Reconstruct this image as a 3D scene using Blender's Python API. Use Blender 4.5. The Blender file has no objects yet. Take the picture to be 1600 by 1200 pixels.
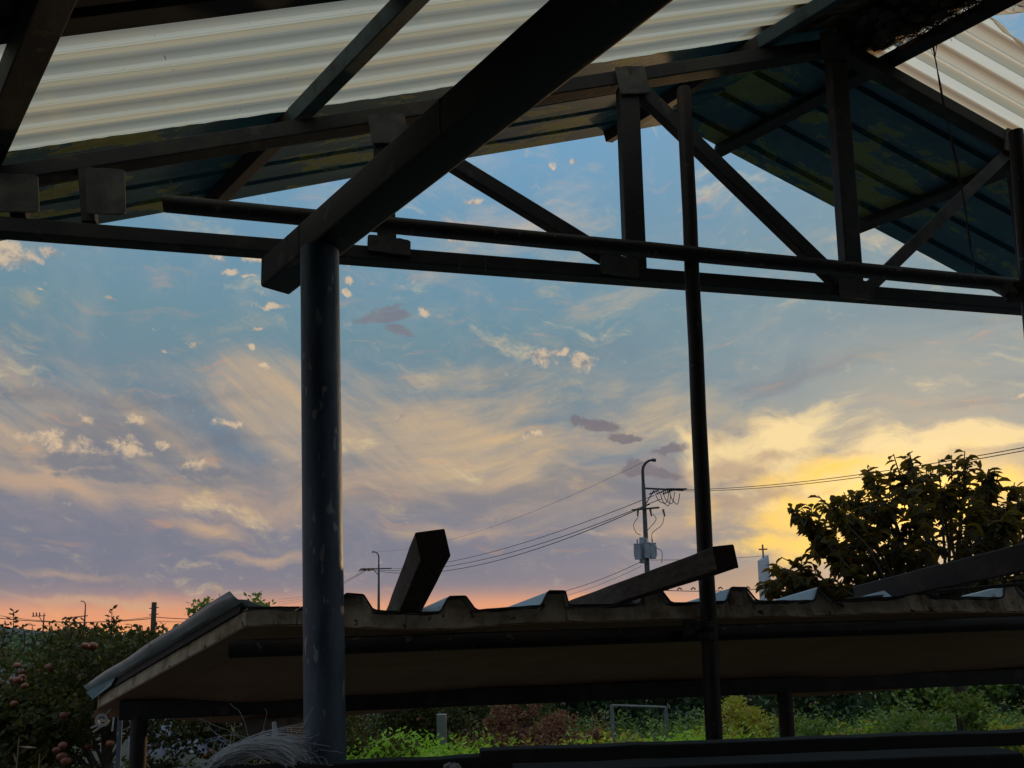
import bpy, math, random
from math import sin, cos, radians, atan2, asin, pi, hypot
from mathutils import Vector, Matrix
random.seed(7)
SC = bpy.context.scene
COL = SC.collection
EYE = 1.6

# ------------------------------------------------------------ camera
PITCH, ROLL = radians(8), radians(1.2)
cF = Vector((0, cos(PITCH), sin(PITCH)))
cU0 = Vector((0, -sin(PITCH), cos(PITCH)))
cR0 = Vector((1, 0, 0))
cR = cR0 * cos(ROLL) - cU0 * sin(ROLL)
cU = cR0 * sin(ROLL) + cU0 * cos(ROLL)
cam_d = bpy.data.cameras.new('camera')
cam = bpy.data.objects.new('camera', cam_d)
COL.objects.link(cam)
M = Matrix((cR, cU, -cF)).transposed().to_4x4()
M.translation = Vector((0, 0, EYE))
cam.matrix_world = M
cam_d.sensor_width = 36
cam_d.lens = 27
cam_d.shift_y = 216 / 1600
cam_d.clip_start = 0.05
cam_d.clip_end = 5000
SC.camera = cam
SC.view_settings.view_transform = 'Standard'
SC.view_settings.look = 'None'
SC.view_settings.gamma = 1
SC.view_settings.exposure = 0
SC.view_settings.use_curve_mapping = False

def ray(x, y):
    return cF + cR * ((x - 800) / 1200) + cU * ((816 - y) / 1200)
def PY(x, y, Y):
    d = ray(x, y); d = d * (Y / d.y); d.z += EYE; return d
NT = Vector((-.2, 1, 0))
def PC(x, y, c):                       # point on a vertical plane parallel to the truss
    d = ray(x, y); d = d * (c / NT.dot(d)); d.z += EYE; return d
def PP(x, y, p0, n):                   # point on any plane
    d = ray(x, y); e = Vector((0, 0, EYE)); return e + d * (n.dot(p0 - e) / n.dot(d))
def azel(x, y):
    d = ray(x, y).normalized(); return atan2(d.x, d.y), asin(d.z)

# ------------------------------------------------------------ sky
SUN_AZ, SUN_EL = azel(1440, 835)
W = bpy.data.worlds.new('World'); SC.world = W; W.use_nodes = True
nt = W.node_tree; nt.nodes.clear(); NL = nt.links
class V:
    def __init__(s, k): s.k = k
    def __add__(a, b): return mth('ADD', a, b)
    def __sub__(a, b): return mth('SUBTRACT', a, b)
    def __mul__(a, b): return mth('MULTIPLY', a, b)
    __radd__ = __add__
    __rmul__ = __mul__
def plug(sock, v):
    if isinstance(v, V): NL.new(v.k, sock)
    else: sock.default_value = v
def mth(op, a, b=0.0, clamp=False):
    n = nt.nodes.new('ShaderNodeMath'); n.operation = op; n.use_clamp = clamp
    plug(n.inputs[0], a); plug(n.inputs[1], b); return V(n.outputs[0])
def smooth(v, a, b):
    n = nt.nodes.new('ShaderNodeMapRange'); n.interpolation_type = 'SMOOTHSTEP'
    plug(n.inputs[0], v); n.inputs[1].default_value = a; n.inputs[2].default_value = b
    return V(n.outputs[0])
def comb(x, y, z=0.0):
    n = nt.nodes.new('ShaderNodeCombineXYZ'); plug(n.inputs[0], x); plug(n.inputs[1], y); plug(n.inputs[2], z); return V(n.outputs[0])
def vm(op, a, b=None):
    n = nt.nodes.new('ShaderNodeVectorMath'); n.operation = op; plug(n.inputs[0], a)
    if b is not None:
        if op == 'SCALE': plug(n.inputs[3], b)
        else: plug(n.inputs[1], b)
    return V(n.outputs[0])
def noise(vec, scale, detail=4, rough=.55, dist=0.0, color=False):
    n = nt.nodes.new('ShaderNodeTexNoise'); plug(n.inputs['Vector'], vec)
    n.inputs['Scale'].default_value = scale; n.inputs['Detail'].default_value = detail
    n.inputs['Roughness'].default_value = rough; n.inputs['Distortion'].default_value = dist
    return V(n.outputs['Color' if color else 'Fac'])
def mapn(vec, loc, rot, scl, kind='TEXTURE'):
    n = nt.nodes.new('ShaderNodeMapping'); n.vector_type = kind; plug(n.inputs[0], vec)
    n.inputs[1].default_value = loc; n.inputs[2].default_value = (0, 0, rot); n.inputs[3].default_value = scl
    return V(n.outputs[0])
def srgb(c):
    return tuple(((v / 255 + .055) / 1.055) ** 2.4 if v > 10 else v / 255 / 12.92 for v in c) + (1,)
def mix(f, a, b):
    n = nt.nodes.new('ShaderNodeMix'); n.data_type = 'RGBA'
    plug(n.inputs[0], f)
    for i, c in ((6, a), (7, b)):
        if isinstance(c, V): NL.new(c.k, n.inputs[i])
        else: n.inputs[i].default_value = c if len(c) == 4 else srgb(c)
    return V(n.outputs[2])
def ramp(v, stops, interp='LINEAR'):
    n = nt.nodes.new('ShaderNodeValToRGB'); plug(n.inputs[0], v); r = n.color_ramp; r.interpolation = interp
    while len(r.elements) < len(stops): r.elements.new(.5)
    for e, (p, c) in zip(r.elements, stops): e.position = p
    for e, (p, c) in zip(r.elements, stops): e.color = srgb(c)
    return V(n.outputs[0])

tc = nt.nodes.new('ShaderNodeTexCoord')
sep = nt.nodes.new('ShaderNodeSeparateXYZ'); NL.new(tc.outputs['Generated'], sep.inputs[0])
gx, gy, gz = [V(sep.outputs[i]) for i in range(3)]
AZ = mth('ARCTAN2', gx, gy); EL = mth('ARCSINE', gz)
AE = comb(AZ, EL)
dirv = V(tc.outputs['Generated'])

def blob(vec, x, y, rx, ry, rot=0, kind='QUADRATIC_SPHERE'):
    # an elliptical cloud mass: centre and radii given in photo pixels, rotation in degrees (up-right positive)
    a, e = azel(x, y); a2, _ = azel(x + 10, y); _, e2 = azel(x, y - 10)
    m = mapn(vec, (a, e, 0), radians(rot), (rx * (a2 - a) / 10, ry * (e2 - e) / 10, 1))
    n = nt.nodes.new('ShaderNodeTexGradient'); n.gradient_type = kind; plug(n.inputs[0], m)
    return V(n.outputs['Fac'])
def blobs(vec, lst, kind='SPHERICAL'):
    r = None
    for b in lst:
        k = blob(vec, *b[:4], *(b[4:5] or (0,)), kind=kind)
        if len(b) > 5: k = k * b[5]
        r = k if r is None else mth('MAXIMUM', r, k)
    return r
def warp(vec, scale, amp, detail=3, sx=1.0):
    n = noise(mapn(vec, (0, 0, 0), 0, (sx, 1, 1)), scale, detail, .55, 0, True)
    return vm('ADD', vec, vm('SCALE', vm('SUBTRACT', n, (.5, .5, .5)), amp))

w_big = warp(AE, 3.0, .16, 3)
w_med = warp(w_big, 11.0, .05, 4)
w_fine = warp(AE, 26.0, .028, 5)
w_puff = warp(w_fine, 90.0, .008, 4)

el = mth('DIVIDE', EL, pi / 2)        # 0 horizon, 1 zenith
elw = el + (noise(mapn(AE, (0, 0, 0), 0, (3, 1, 1)), 2.2, 3) - .5) * .03
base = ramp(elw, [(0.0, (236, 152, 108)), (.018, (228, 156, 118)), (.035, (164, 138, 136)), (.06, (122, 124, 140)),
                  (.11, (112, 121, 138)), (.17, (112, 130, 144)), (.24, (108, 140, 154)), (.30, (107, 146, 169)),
                  (.38, (113, 158, 191)), (.50, (138, 178, 210)), (.60, (184, 203, 217)), (.75, (212, 220, 226)), (1.0, (220, 226, 228))])  # upper stops, above the view, are whitened to light the translucent sheets
# right side is milkier and greener low down
rightm = smooth(AZ, .0, .55) * smooth(el, .5, .18)
base = mix(rightm * .7, base, (138, 156, 162))
# anti-sun side: soft blue-grey, brightened to help light the translucent sheets
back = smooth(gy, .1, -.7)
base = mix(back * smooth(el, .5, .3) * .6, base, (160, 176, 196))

# wide glow round the sun
sundot = vm('DOT_PRODUCT', dirv, tuple((sin(SUN_AZ) * cos(SUN_EL), cos(SUN_AZ) * cos(SUN_EL), sin(SUN_EL))))
sundot = V(sundot.k.node.outputs['Value'])
base = mix(smooth(sundot, .965, .999) * .35, base, (222, 190, 140))

# cirrus: wide streaky veils
w_str = warp(AE, 2.6, .07, 2)
w_cir = warp(w_str, 9.0, .022, 4)
c1 = noise(mapn(w_cir, (.3, .1, 0), radians(-32), (.70, .15, 1)), 1.6, 7, .62, .1)
c2 = noise(mapn(w_cir, (2.3, .7, 0), radians(9), (.60, .16, 1)), 1.7, 7, .62, .1)
c3 = noise(mapn(w_big, (5.1, 1.7, 0), radians(-2), (.75, .10, 1)), 1.6, 6, .58, .3)
side = smooth(AZ, -.34, .02)
cc = c1 * (mth('SUBTRACT', 1.0, side)) + c2 * side
veil_zone = blobs(w_big, [(150, 700, 520, 170, -14, 1.0), (430, 640, 330, 120, -24, 1.0), (720, 720, 420, 190, -4, 1.15),
                          (1000, 650, 200, 100, 10, .95), (1180, 740, 260, 110, 4, 1.3), (760, 320, 240, 120, -14, .72),
                          (1440, 400, 260, 45, -14, .9), (30, 400, 130, 60, 5, .7), (1440, 560, 110, 40, 8, .38),
                          (1230, 530, 150, 50, 32, .40), (1500, 735, 280, 50, 2, 1.2)])
veil = smooth(veil_zone * .90 + (cc - .5) * 3.0, .12, .95)
creamcol = mix(smooth(AZ, -.45, .35), (198, 170, 138), (222, 188, 134))
creamcol = mix(smooth(el, .24, .42), creamcol, (206, 194, 182))
stk = noise(mapn(w_str, (3.3, .1, 0), radians(-36), (.5, .045, 1)), 1.6, 7, .66, 0) * (mth('SUBTRACT', 1.0, side)) + noise(mapn(w_str, (1.3, .6, 0), radians(11), (.5, .05, 1)), 1.6, 7, .66, 0) * side
clear = blobs(w_med, [(1440, 590, 360, 85, -2), (1330, 500, 330, 60, 0), (240, 480, 330, 90, -8), (640, 540, 160, 60, 0, .8)])
veil = mth('MULTIPLY', veil, smooth(stk, .25, .65) * .60 + .45, True) * mth('SUBTRACT', 1.0, smooth(clear, .0, .6) * .72)
col = mix(veil * .80, base, creamcol)

# long warm / dark layers under the veil
lay = smooth(c3, .50, .72) * smooth(el, .045, .09) * smooth(el, .24, .15)
col = mix(lay * .45, col, mix(smooth(AZ, -.5, .1), (192, 158, 134), (206, 172, 134)))
c4 = noise(mapn(w_big, (9.1, 3.7, 0), radians(3), (.7, .10, 1)), 1.7, 5, .55, .3)
lay2 = smooth(c4, .50, .70) * smooth(el, .02, .06) * smooth(el, .26, .16)
col = mix(lay2 * .62, col, (112, 116, 128))
bank = smooth(el + (noise(w_big, 5.0, 4) - .5) * .06, .135, .075) * smooth(el, .022, .045) * smooth(AZ, .42, .2)
col = mix(bank * .75, col, (120, 121, 137))
# orange bars
bars = blobs(w_med, [(340, 815, 110, 26, -8), (440, 862, 130, 20, 0), (80, 755, 230, 34, 0), (330, 765, 260, 40, 0), (90, 900, 200, 14, 0, .8), (150, 935, 330, 12, 2, .9),
                     (500, 780, 300, 46, 4, .9), (700, 830, 170, 26, 6, .7), (1000, 820, 160, 30, 8, .9), (700, 945, 260, 16, 0)])
col = mix(smooth(bars + (noise(mapn(w_med, (0, 0, 0), 0, (2.2, .5, 1)), 14.0, 6, .65) - .5) * 1.5, .15, 1.0) * .55, col, (206, 170, 134))
low = blobs(w_med, [(740, 950, 300, 20, 0), (200, 975, 300, 16, 0, .6)])
lown = noise(mapn(w_med, (0, 0, 0), 0, (.3, .05, 1)), 3.0, 4)
col = mix(smooth(low + (lown - .5) * 1.4, .1, .8) * .85, col, (250, 168, 98))

# sun-side glow clouds
g1 = blobs(w_med, [(1180, 700, 180, 62, 4), (1330, 735, 260, 55, 3), (1500, 700, 200, 42, 2, .9), (1250, 672, 110, 34, 12)], )
g1n = smooth(g1 + (noise(mapn(w_med, (0, 0, 0), radians(-12), (1.4, .45, 1)), 9.0, 7, .66) - .5) * 1.7, .10, .62)
col = mix(g1n * .85, col, (252, 222, 160))
g2 = blobs(w_fine, [(1270, 850, 130, 45, 0), (1560, 760, 130, 50, 0), (1300, 735, 190, 30, 3), (1420, 790, 330, 100, -4), (1190, 850, 150, 32, 2, .8), (1255, 800, 130, 55, 0), (1098, 800, 50, 30, 30, .5)])
g2n = smooth(g2 + (noise(mapn(w_med, (0, 0, 0), radians(-8), (1.5, .6, 1)), 16.0, 6, .65) - .5) * 1.3, .04, .90)
col = mix(g2n * .92, col, (255, 208, 98))
core = smooth(blob(w_med, 1430, 800, 330, 130, 0), 0.0, .9)
n_add = nt.nodes.new('ShaderNodeMix'); n_add.data_type = 'RGBA'; n_add.blend_type = 'ADD'
plug(n_add.inputs[0], core * .9); NL.new(col.k, n_add.inputs[6]); n_add.inputs[7].default_value = (.75, .42, .08, 1)
col = V(n_add.outputs[2])
# purple-grey gaps between the glowing layers
gap = blobs(w_fine, [(1190, 778, 150, 26, 2), (1130, 735, 120, 34, 6, .9), (1210, 712, 110, 16, 4, .7), (1160, 905, 200, 30, 0, .9), (1130, 690, 120, 30, 6, .6), (1330, 712, 90, 12, 0, .5)])
col = mix(smooth(gap + (noise(mapn(w_med, (0, 0, 0), radians(-6), (1.3, .5, 1)), 16.0, 6, .62) - .5) * 1.4, .10, .85) * .75, col, (166, 142, 126))

# small cumulus
puffs = blobs(w_puff, [(848, 558, 38, 22), (912, 564, 32, 20, -8), (880, 552, 16, 9), (75, 690, 58, 28), (130, 705, 70, 26, -6), (195, 700, 50, 22), (208, 658, 30, 14),
                       (250, 695, 26, 12, -14), (140, 655, 24, 10), (358, 665, 34, 11), (20, 400, 60, 32), (80, 393, 28, 10), (290, 388, 16, 9), (338, 396, 24, 12), (258, 382, 9, 6),
                       (362, 428, 22, 11), (400, 403, 28, 16), (415, 572, 16, 9), (405, 512, 16, 6), (300, 540, 22, 9), (257, 551, 12, 6), (172, 466, 13, 7), (545, 412, 12, 11), (543, 440, 16, 9),
                       (543, 458, 14, 8), (390, 545, 10, 6), (388, 435, 18, 5), (862, 262, 11, 7), (900, 255, 12, 7), (740, 320, 30, 9), (665, 487, 15, 9), (830, 680, 30, 10, 8),
                       (625, 652, 17, 8), (300, 720, 40, 14), (700, 375, 40, 7, -10), (1590, 620, 20, 7), (65, 455, 12, 5), (430, 480, 40, 7)])
pn = noise(w_fine, 48.0, 7, .66)
pm = smooth(puffs * 1.15 + (pn - .5) * 2.2, .22, .85)
pdir = noise(vm('ADD', w_fine, (.004, -.010, 0)), 48.0, 7, .66)
shade = smooth((pn - pdir) * 3.0 + puffs * .35, -.35, .55)
pcol = mix(shade, (140, 134, 134), (226, 196, 158))
col = mix(pm * .70, col, pcol)
dark = blobs(w_puff, [(130, 722, 130, 22, -2, .8), (600, 497, 60, 14, 4), (622, 518, 36, 11, -12), (600, 485, 40, 9, 8, .7), (935, 665, 48, 16, -18), (975, 688, 40, 10, -6), (1000, 732, 40, 22), (1040, 742, 42, 12, -6),
                      (1050, 702, 38, 11, 10), (900, 655, 16, 10), (90, 712, 60, 14, 0, .6), (165, 745, 120, 18, 0, .7), (330, 735, 90, 15, 0, .6)])
dm = smooth(dark + (noise(w_fine, 60.0, 5, .6) - .5) * .8, .14, .5)
col = mix(dm * .85, col, mix(smooth(AZ, -.2, .1), (118, 121, 132), (112, 106, 116)))
# fine mottling
col = mix(smooth(noise(w_med, 16.0, 6, .65), .45, .8) * .10, col, (225, 200, 170))
# below the horizon
col = mix(smooth(gz, .0, -.02), col, (92, 84, 78))
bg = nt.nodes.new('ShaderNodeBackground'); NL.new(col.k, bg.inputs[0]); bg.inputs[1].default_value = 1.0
sky = nt.nodes.new('ShaderNodeTexSky'); sky.sky_type = 'NISHITA'; sky.sun_disc = False
sky.sun_elevation = SUN_EL; sky.sun_rotation = SUN_AZ; sky.dust_density = 2.0
bg2 = nt.nodes.new('ShaderNodeBackground'); NL.new(sky.outputs[0], bg2.inputs[0]); bg2.inputs[1].default_value = 0.003
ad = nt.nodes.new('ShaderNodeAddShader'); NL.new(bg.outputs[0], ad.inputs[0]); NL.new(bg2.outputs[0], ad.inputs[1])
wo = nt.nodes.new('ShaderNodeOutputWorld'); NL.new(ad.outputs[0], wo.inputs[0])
W.cycles.sampling_method = 'MANUAL'; W.cycles.sample_map_resolution = 512

sun_d = bpy.data.lights.new('sun', 'SUN'); sun_d.energy = 0.7; sun_d.angle = radians(3); sun_d.color = (1, .62, .3)
sun = bpy.data.objects.new('sun', sun_d); COL.objects.link(sun)
sd = Vector((sin(SUN_AZ) * cos(SUN_EL), cos(SUN_AZ) * cos(SUN_EL), sin(SUN_EL)))
sun.rotation_euler = sd.to_track_quat('Z', 'Y').to_euler()
#SKYEND

# ------------------------------------------------------------ helpers
def link(o, parent=None):
    COL.objects.link(o)
    if parent is not None: o.parent = parent
    return o
def thing(name, label, cat, loc=(0, 0, 0), group=None):
    o = bpy.data.objects.new(name, None); o.empty_display_size = .2
    o.location = loc; o['label'] = label; o['category'] = cat
    if group: o['group'] = group
    return link(o)
def tag(o, label=None, cat=None, group=None, kind=None):
    for k, v in (('label', label), ('category', cat), ('group', group), ('kind', kind)):
        if v: o[k] = v
    return o
def origin_of(parent):
    v = Vector((0, 0, 0))
    while parent is not None: v += Vector(parent.location); parent = parent.parent
    return v
class G:                                  # collects geometry in world coordinates
    def __init__(s): s.v = []; s.f = []; s.uv = None
    def add(s, vs, fs):
        k = len(s.v); s.v += [tuple(v) for v in vs]; s.f += [tuple(i + k for i in f) for f in fs]; return s
    def mesh(s, name, m, org=Vector((0, 0, 0)), sm=False):
        me = bpy.data.meshes.new(name)
        me.from_pydata([(v[0] - org.x, v[1] - org.y, v[2] - org.z) for v in s.v], [], s.f)
        for k in (m if isinstance(m, (list, tuple)) else [m]): me.materials.append(k)
        if s.uv:
            ul = me.uv_layers.new(name='uv')
            for lp in me.loops: ul.data[lp.index].uv = s.uv[lp.vertex_index]
        if sm:
            me.shade_smooth()
            try: me.set_sharp_from_angle(angle=radians(38))
            except Exception: pass
        me.update()
        return me
    def build(s, name, m, parent=None, sm=False, at=None):
        org = Vector(at) if at is not None else origin_of(parent)
        o = bpy.data.objects.new(name, s.mesh(name, m, org, sm))
        if parent is None: o.location = org
        elif at is not None: o.location = org - origin_of(parent)
        return link(o, parent)
def frame(d, up=Vector((0, 0, 1))):
    d = Vector(d).normalized()
    if abs(d.dot(up)) > .98: up = Vector((0, 1, 0))
    s = d.cross(up).normalized(); return d, s, s.cross(d).normalized()
def prism(g, p0, p1, prof, up=Vector((0, 0, 1)), n=1, wob=0.0, caps=True):
    p0, p1 = Vector(p0), Vector(p1); d, s, u = frame(p1 - p0, up); k = len(prof); vs = []
    for i in range(n + 1):
        c = p0.lerp(p1, i / n) + s * random.uniform(-wob, wob) + u * random.uniform(-wob, wob)
        vs += [c + s * a + u * b for a, b in prof]
    fs = [(i * k + j, i * k + (j + 1) % k, (i + 1) * k + (j + 1) % k, (i + 1) * k + j) for i in range(n) for j in range(k)]
    if caps: fs += [tuple(range(k - 1, -1, -1)), tuple(n * k + j for j in range(k))]
    return g.add(vs, fs)
def rect(w, h, r=.006):
    out = []
    for sx, sy, a0 in ((1, 1, 0), (-1, 1, 90), (-1, -1, 180), (1, -1, 270)):
        for a in (0, 30, 60, 90):
            t = radians(a0 + a); out.append((sx * (w / 2 - r) + r * cos(t), sy * (h / 2 - r) + r * sin(t)))
    return out
def circ(r, n=20): return [(r * cos(2 * pi * i / n), r * sin(2 * pi * i / n)) for i in range(n)]
def bar(p0, p1, w, h, r=.006, up=Vector((0, 0, 1)), n=1, wob=0): return prism(G(), p0, p1, rect(w, h, r), up, n, wob)
def pipe(g, p0, p1, r, n=22, wall=.004, r1=None, open_ends=True, seg=1, wob=0):
    p0, p1 = Vector(p0), Vector(p1); d, s, u = frame(p1 - p0); r1 = r if r1 is None else r1; vs = []; fs = []
    rings = [(p0.lerp(p1, i / seg) + (s * random.uniform(-wob, wob) + u * random.uniform(-wob, wob) if 0 < i < seg else Vector((0, 0, 0))), r + (r1 - r) * i / seg) for i in range(seg + 1)]
    if open_ends:
        rings = [(p0 + d * .06, r - wall), (p0, r - wall)] + rings + [(p1, r1 - wall), (p1 - d * .06, r1 - wall)]
    for c, rr in rings: vs += [c + s * (rr * cos(2 * pi * i / n)) + u * (rr * sin(2 * pi * i / n)) for i in range(n)]
    m = len(rings)
    fs = [(i * n + j, i * n + (j + 1) % n, (i + 1) * n + (j + 1) % n, (i + 1) * n + j) for i in range(m - 1) for j in range(n)]
    fs += [tuple(range(n - 1, -1, -1)), tuple((m - 1) * n + j for j in range(n))]
    return g.add(vs, fs)
def tube(g, pts, r, n=6, r1=None):
    pts = [Vector(p) for p in pts]; vs = []; m = len(pts); r1 = r if r1 is None else r1
    u = None
    for i, p in enumerate(pts):
        d = (pts[min(i + 1, m - 1)] - pts[max(i - 1, 0)]).normalized()
        if u is None: _, s, u = frame(d)
        else:
            u = (u - d * u.dot(d)).normalized(); s = d.cross(u).normalized()
        rr = r + (r1 - r) * i / (m - 1)
        vs += [p + s * (rr * cos(2 * pi * k / n)) + u * (rr * sin(2 * pi * k / n)) for k in range(n)]
    fs = [(i * n + j, i * n + (j + 1) % n, (i + 1) * n + (j + 1) % n, (i + 1) * n + j) for i in range(m - 1) for j in range(n)]
    fs += [tuple(range(n - 1, -1, -1)), tuple((m - 1) * n + j for j in range(n))]
    return g.add(vs, fs)
def sagline(a, b, sag, n=24):
    a, b = Vector(a), Vector(b)
    return [a.lerp(b, i / n) - Vector((0, 0, sag * 4 * (i / n) * (1 - i / n))) for i in range(n + 1)]

def smoothpts(P, n=6):
    P = [Vector(p) for p in P]; Q = [P[0] * 2 - P[1]] + P + [P[-1] * 2 - P[-2]]; out = []
    for i in range(1, len(Q) - 2):
        for k in range(n):
            t = k / n; a, b, c, d = Q[i - 1:i + 3]
            out.append(((b * 2) + (c - a) * t + (a * 2 - b * 5 + c * 4 - d) * t * t + (b * 3 - a - c * 3 + d) * t ** 3) * .5)
    return out + [P[-1]]

# ------------------------------------------------------------ materials
def mat(name, cols, scale=8, rough=.6, metal=0, bump=.2, bscale=None, stretch=(1, 1, 1), spots=None, trans=None, detail=6, lo=.35, hi=.65, bdist=.004, coord='Object'):
    m = bpy.data.materials.new(name); m.use_nodes = True; t = m.node_tree; b = t.nodes['Principled BSDF']; L = t.links
    tcn = t.nodes.new('ShaderNodeTexCoord'); mp = t.nodes.new('ShaderNodeMapping'); L.new(tcn.outputs[coord], mp.inputs[0]); mp.inputs[3].default_value = stretch
    nz = t.nodes.new('ShaderNodeTexNoise'); L.new(mp.outputs[0], nz.inputs['Vector']); nz.inputs['Scale'].default_value = scale; nz.inputs['Detail'].default_value = detail; nz.inputs['Roughness'].default_value = .62
    cr = t.nodes.new('ShaderNodeValToRGB'); L.new(nz.outputs['Fac'], cr.inputs[0]); r = cr.color_ramp
    while len(r.elements) < len(cols): r.elements.new(.5)
    for i, (e, c) in enumerate(zip(r.elements, cols)): e.position = lo + (hi - lo) * i / max(1, len(cols) - 1)
    for e, c in zip(r.elements, cols): e.color = (*c, 1)
    out = cr.outputs[0]
    if spots:
        sc, thr, c = spots
        n2 = t.nodes.new('ShaderNodeTexNoise'); L.new(mp.outputs[0], n2.inputs['Vector']); n2.inputs['Scale'].default_value = sc; n2.inputs['Detail'].default_value = 5
        mr = t.nodes.new('ShaderNodeMapRange'); L.new(n2.outputs['Fac'], mr.inputs[0]); mr.inputs[1].default_value = thr; mr.inputs[2].default_value = thr + .03
        mx = t.nodes.new('ShaderNodeMix'); mx.data_type = 'RGBA'; L.new(mr.outputs[0], mx.inputs[0]); L.new(out, mx.inputs[6]); mx.inputs[7].default_value = (*c, 1); out = mx.outputs[2]
    L.new(out, b.inputs['Base Color'])
    rr = t.nodes.new('ShaderNodeMapRange'); L.new(nz.outputs['Fac'], rr.inputs[0]); rr.inputs[3].default_value = max(0, rough - .15); rr.inputs[4].default_value = min(1, rough + .2); L.new(rr.outputs[0], b.inputs['Roughness'])
    b.inputs['Metallic'].default_value = metal
    if bump:
        n3 = t.nodes.new('ShaderNodeTexNoise'); L.new(mp.outputs[0], n3.inputs['Vector']); n3.inputs['Scale'].default_value = bscale or scale * 5; n3.inputs['Detail'].default_value = 5
        bp = t.nodes.new('ShaderNodeBump'); bp.inputs['Strength'].default_value = bump; bp.inputs['Distance'].default_value = bdist; L.new(n3.outputs['Fac'], bp.inputs['Height']); L.new(bp.outputs[0], b.inputs['Normal'])
    if trans:
        tr = t.nodes.new('ShaderNodeBsdfTranslucent'); tm = t.nodes.new('ShaderNodeMix'); tm.data_type = 'RGBA'; tm.blend_type = 'MULTIPLY'; tm.inputs[0].default_value = 1
        L.new(out, tm.inputs[6]); tm.inputs[7].default_value = (*trans[1], 1); L.new(tm.outputs[2], tr.inputs[0])
        ms = t.nodes.new('ShaderNodeMixShader'); ms.inputs[0].default_value = trans[0]
        L.new(b.outputs[0], ms.inputs[1]); L.new(tr.outputs[0], ms.inputs[2]); L.new(ms.outputs[0], t.nodes['Material Output'].inputs[0])
    return m
M_FRAME = mat('dark_painted_steel', [(.010, .010, .012), (.020, .019, .022), (.048, .041, .035)], 5, .62, .1, .25, 60, spots=(9, .62, (.060, .044, .034)))
M_BEAM = mat('charcoal_painted_steel', [(.012, .012, .015), (.021, .020, .024), (.042, .038, .037)], 3, .6, .1, .2, 50, spots=(9, .64, (.085, .062, .048)))
M_PLATE = mat('grey_primed_plate', [(.045, .045, .047), (.085, .083, .082), (.14, .13, .118)], 9, .7, .1, .3, 70, spots=(22, .66, (.045, .035, .03)))
M_GALV = mat('blue_grey_pipe_paint', [(.07, .105, .155), (.11, .155, .215), (.17, .215, .28)], 14, .5, .35, .25, 90, (1, 1, .35), spots=(40, .63, (.34, .37, .40)))
M_PIPE = mat('rusty_scaffold_pipe', [(.022, .020, .022), (.04, .035, .034), (.065, .040, .03)], 8, .55, .4, .3, 90, spots=(30, .66, (.14, .12, .11)))
M_GREENP = mat('blue_green_purlin_paint', [(.03, .06, .072), (.045, .085, .095), (.022, .035, .035)], 9, .5, .1, .3, 60, spots=(16, .60, (.07, .045, .03)))
M_BROWNP = mat('brown_purlin', [(.03, .024, .021), (.055, .044, .037)], 9, .6, .1, .3, 60)
M_FOAM = mat('aged_tan_foam', [(.28, .21, .14), (.50, .42, .29), (.62, .54, .40)], 12, .9, 0, .8, 80, spots=(26, .64, (.09, .055, .035)), bdist=.006)
M_BROWN = mat('brown_liner_sheet', [(.48, .25, .15), (.60, .33, .21)], 6, .55, .1, .15, 40)
M_SKIN = mat('pale_blue_roof_sheet', [(.36, .42, .47), (.46, .52, .56), (.55, .60, .62)], 5, .38, .3, .1, 30, spots=(18, .68, (.20, .19, .17)))
M_RIM = mat('dark_edge_and_verge_shade', [(.02, .018, .018), (.05, .04, .035)], 20, .7, .1, .3)  # near-black sheet edge; also carries the shade under the verge
M_WOOD = mat('weathered_timber', [(.045, .032, .026), (.095, .068, .052), (.14, .10, .078)], 6, .85, 0, .5, 30, (9, 1, 9), bdist=.004)
M_WOODE = mat('timber_end_grain', [(.035, .016, .012), (.06, .028, .02)], 18, .9, 0, .6, 40)
M_RAIL = mat('dusty_black_rail', [(.012, .012, .012), (.024, .022, .021), (.06, .055, .05)], 13, .8, 0, .5, 60, lo=.35, hi=.8)
M_WHITE = mat('dull_white_plastic', [(.45, .47, .50), (.62, .63, .64)], 20, .5)
M_TWINE = mat('frayed_white_twine', [(.78, .80, .84), (.92, .93, .94)], 25, .7, trans=(.3, (1, 1, 1)), bump=0)
M_TIE = mat('rusty_wire', [(.03, .025, .022), (.06, .045, .035)], 30, .7, .3, 0)
M_WIRE = mat('black_cable', [(.02, .02, .022), (.03, .03, .032)], 3, .6, 0, 0)
M_POLE = mat('backlit_dark_concrete', [(.06, .06, .062), (.10, .10, .10)], 2, .8, 0, .1)  # concrete darkened in its colour to give the poles a backlit look
M_CONC = mat('concrete_pole', [(.16, .16, .16), (.24, .235, .23)], 2, .8, 0, .1)
M_TRANSF = mat('grey_transformer_paint', [(.22, .24, .27), (.30, .32, .35)], 2, .5, .1, 0)
M_WPOLE = mat('dark_wood_pole', [(.05, .035, .028), (.09, .065, .05)], 3, .9, 0, .3, 10)
M_CHURCH = mat('white_steeple_cladding', [(.42, .47, .54), (.52, .56, .60)], 1, .6, 0, 0)
M_CROSS = mat('steeple_cross_paint', [(.12, .08, .07), (.16, .11, .09)], 3, .6)
M_SOIL = mat('field_soil', [(.030, .032, .020), (.06, .06, .04)], 1.5, .95, 0, .4, 12, bdist=.03)
M_HILL = mat('distant_wooded_hill', [(.035, .055, .055), (.05, .075, .07)], .05, 1, 0, 0)
M_BARK = mat('bark', [(.05, .038, .03), (.10, .08, .06)], 12, .9, 0, .7, 30)
def leafm(name, cols, tr=.35, tint=(1.2, 1.3, .5), scale=5):
    m = mat(name, cols, scale, .65, 0, 0, trans=(tr, tint), detail=3, lo=.3, hi=.7)
    m.node_tree.nodes['Principled BSDF'].inputs['Specular IOR Level'].default_value = .25
    return m
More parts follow.
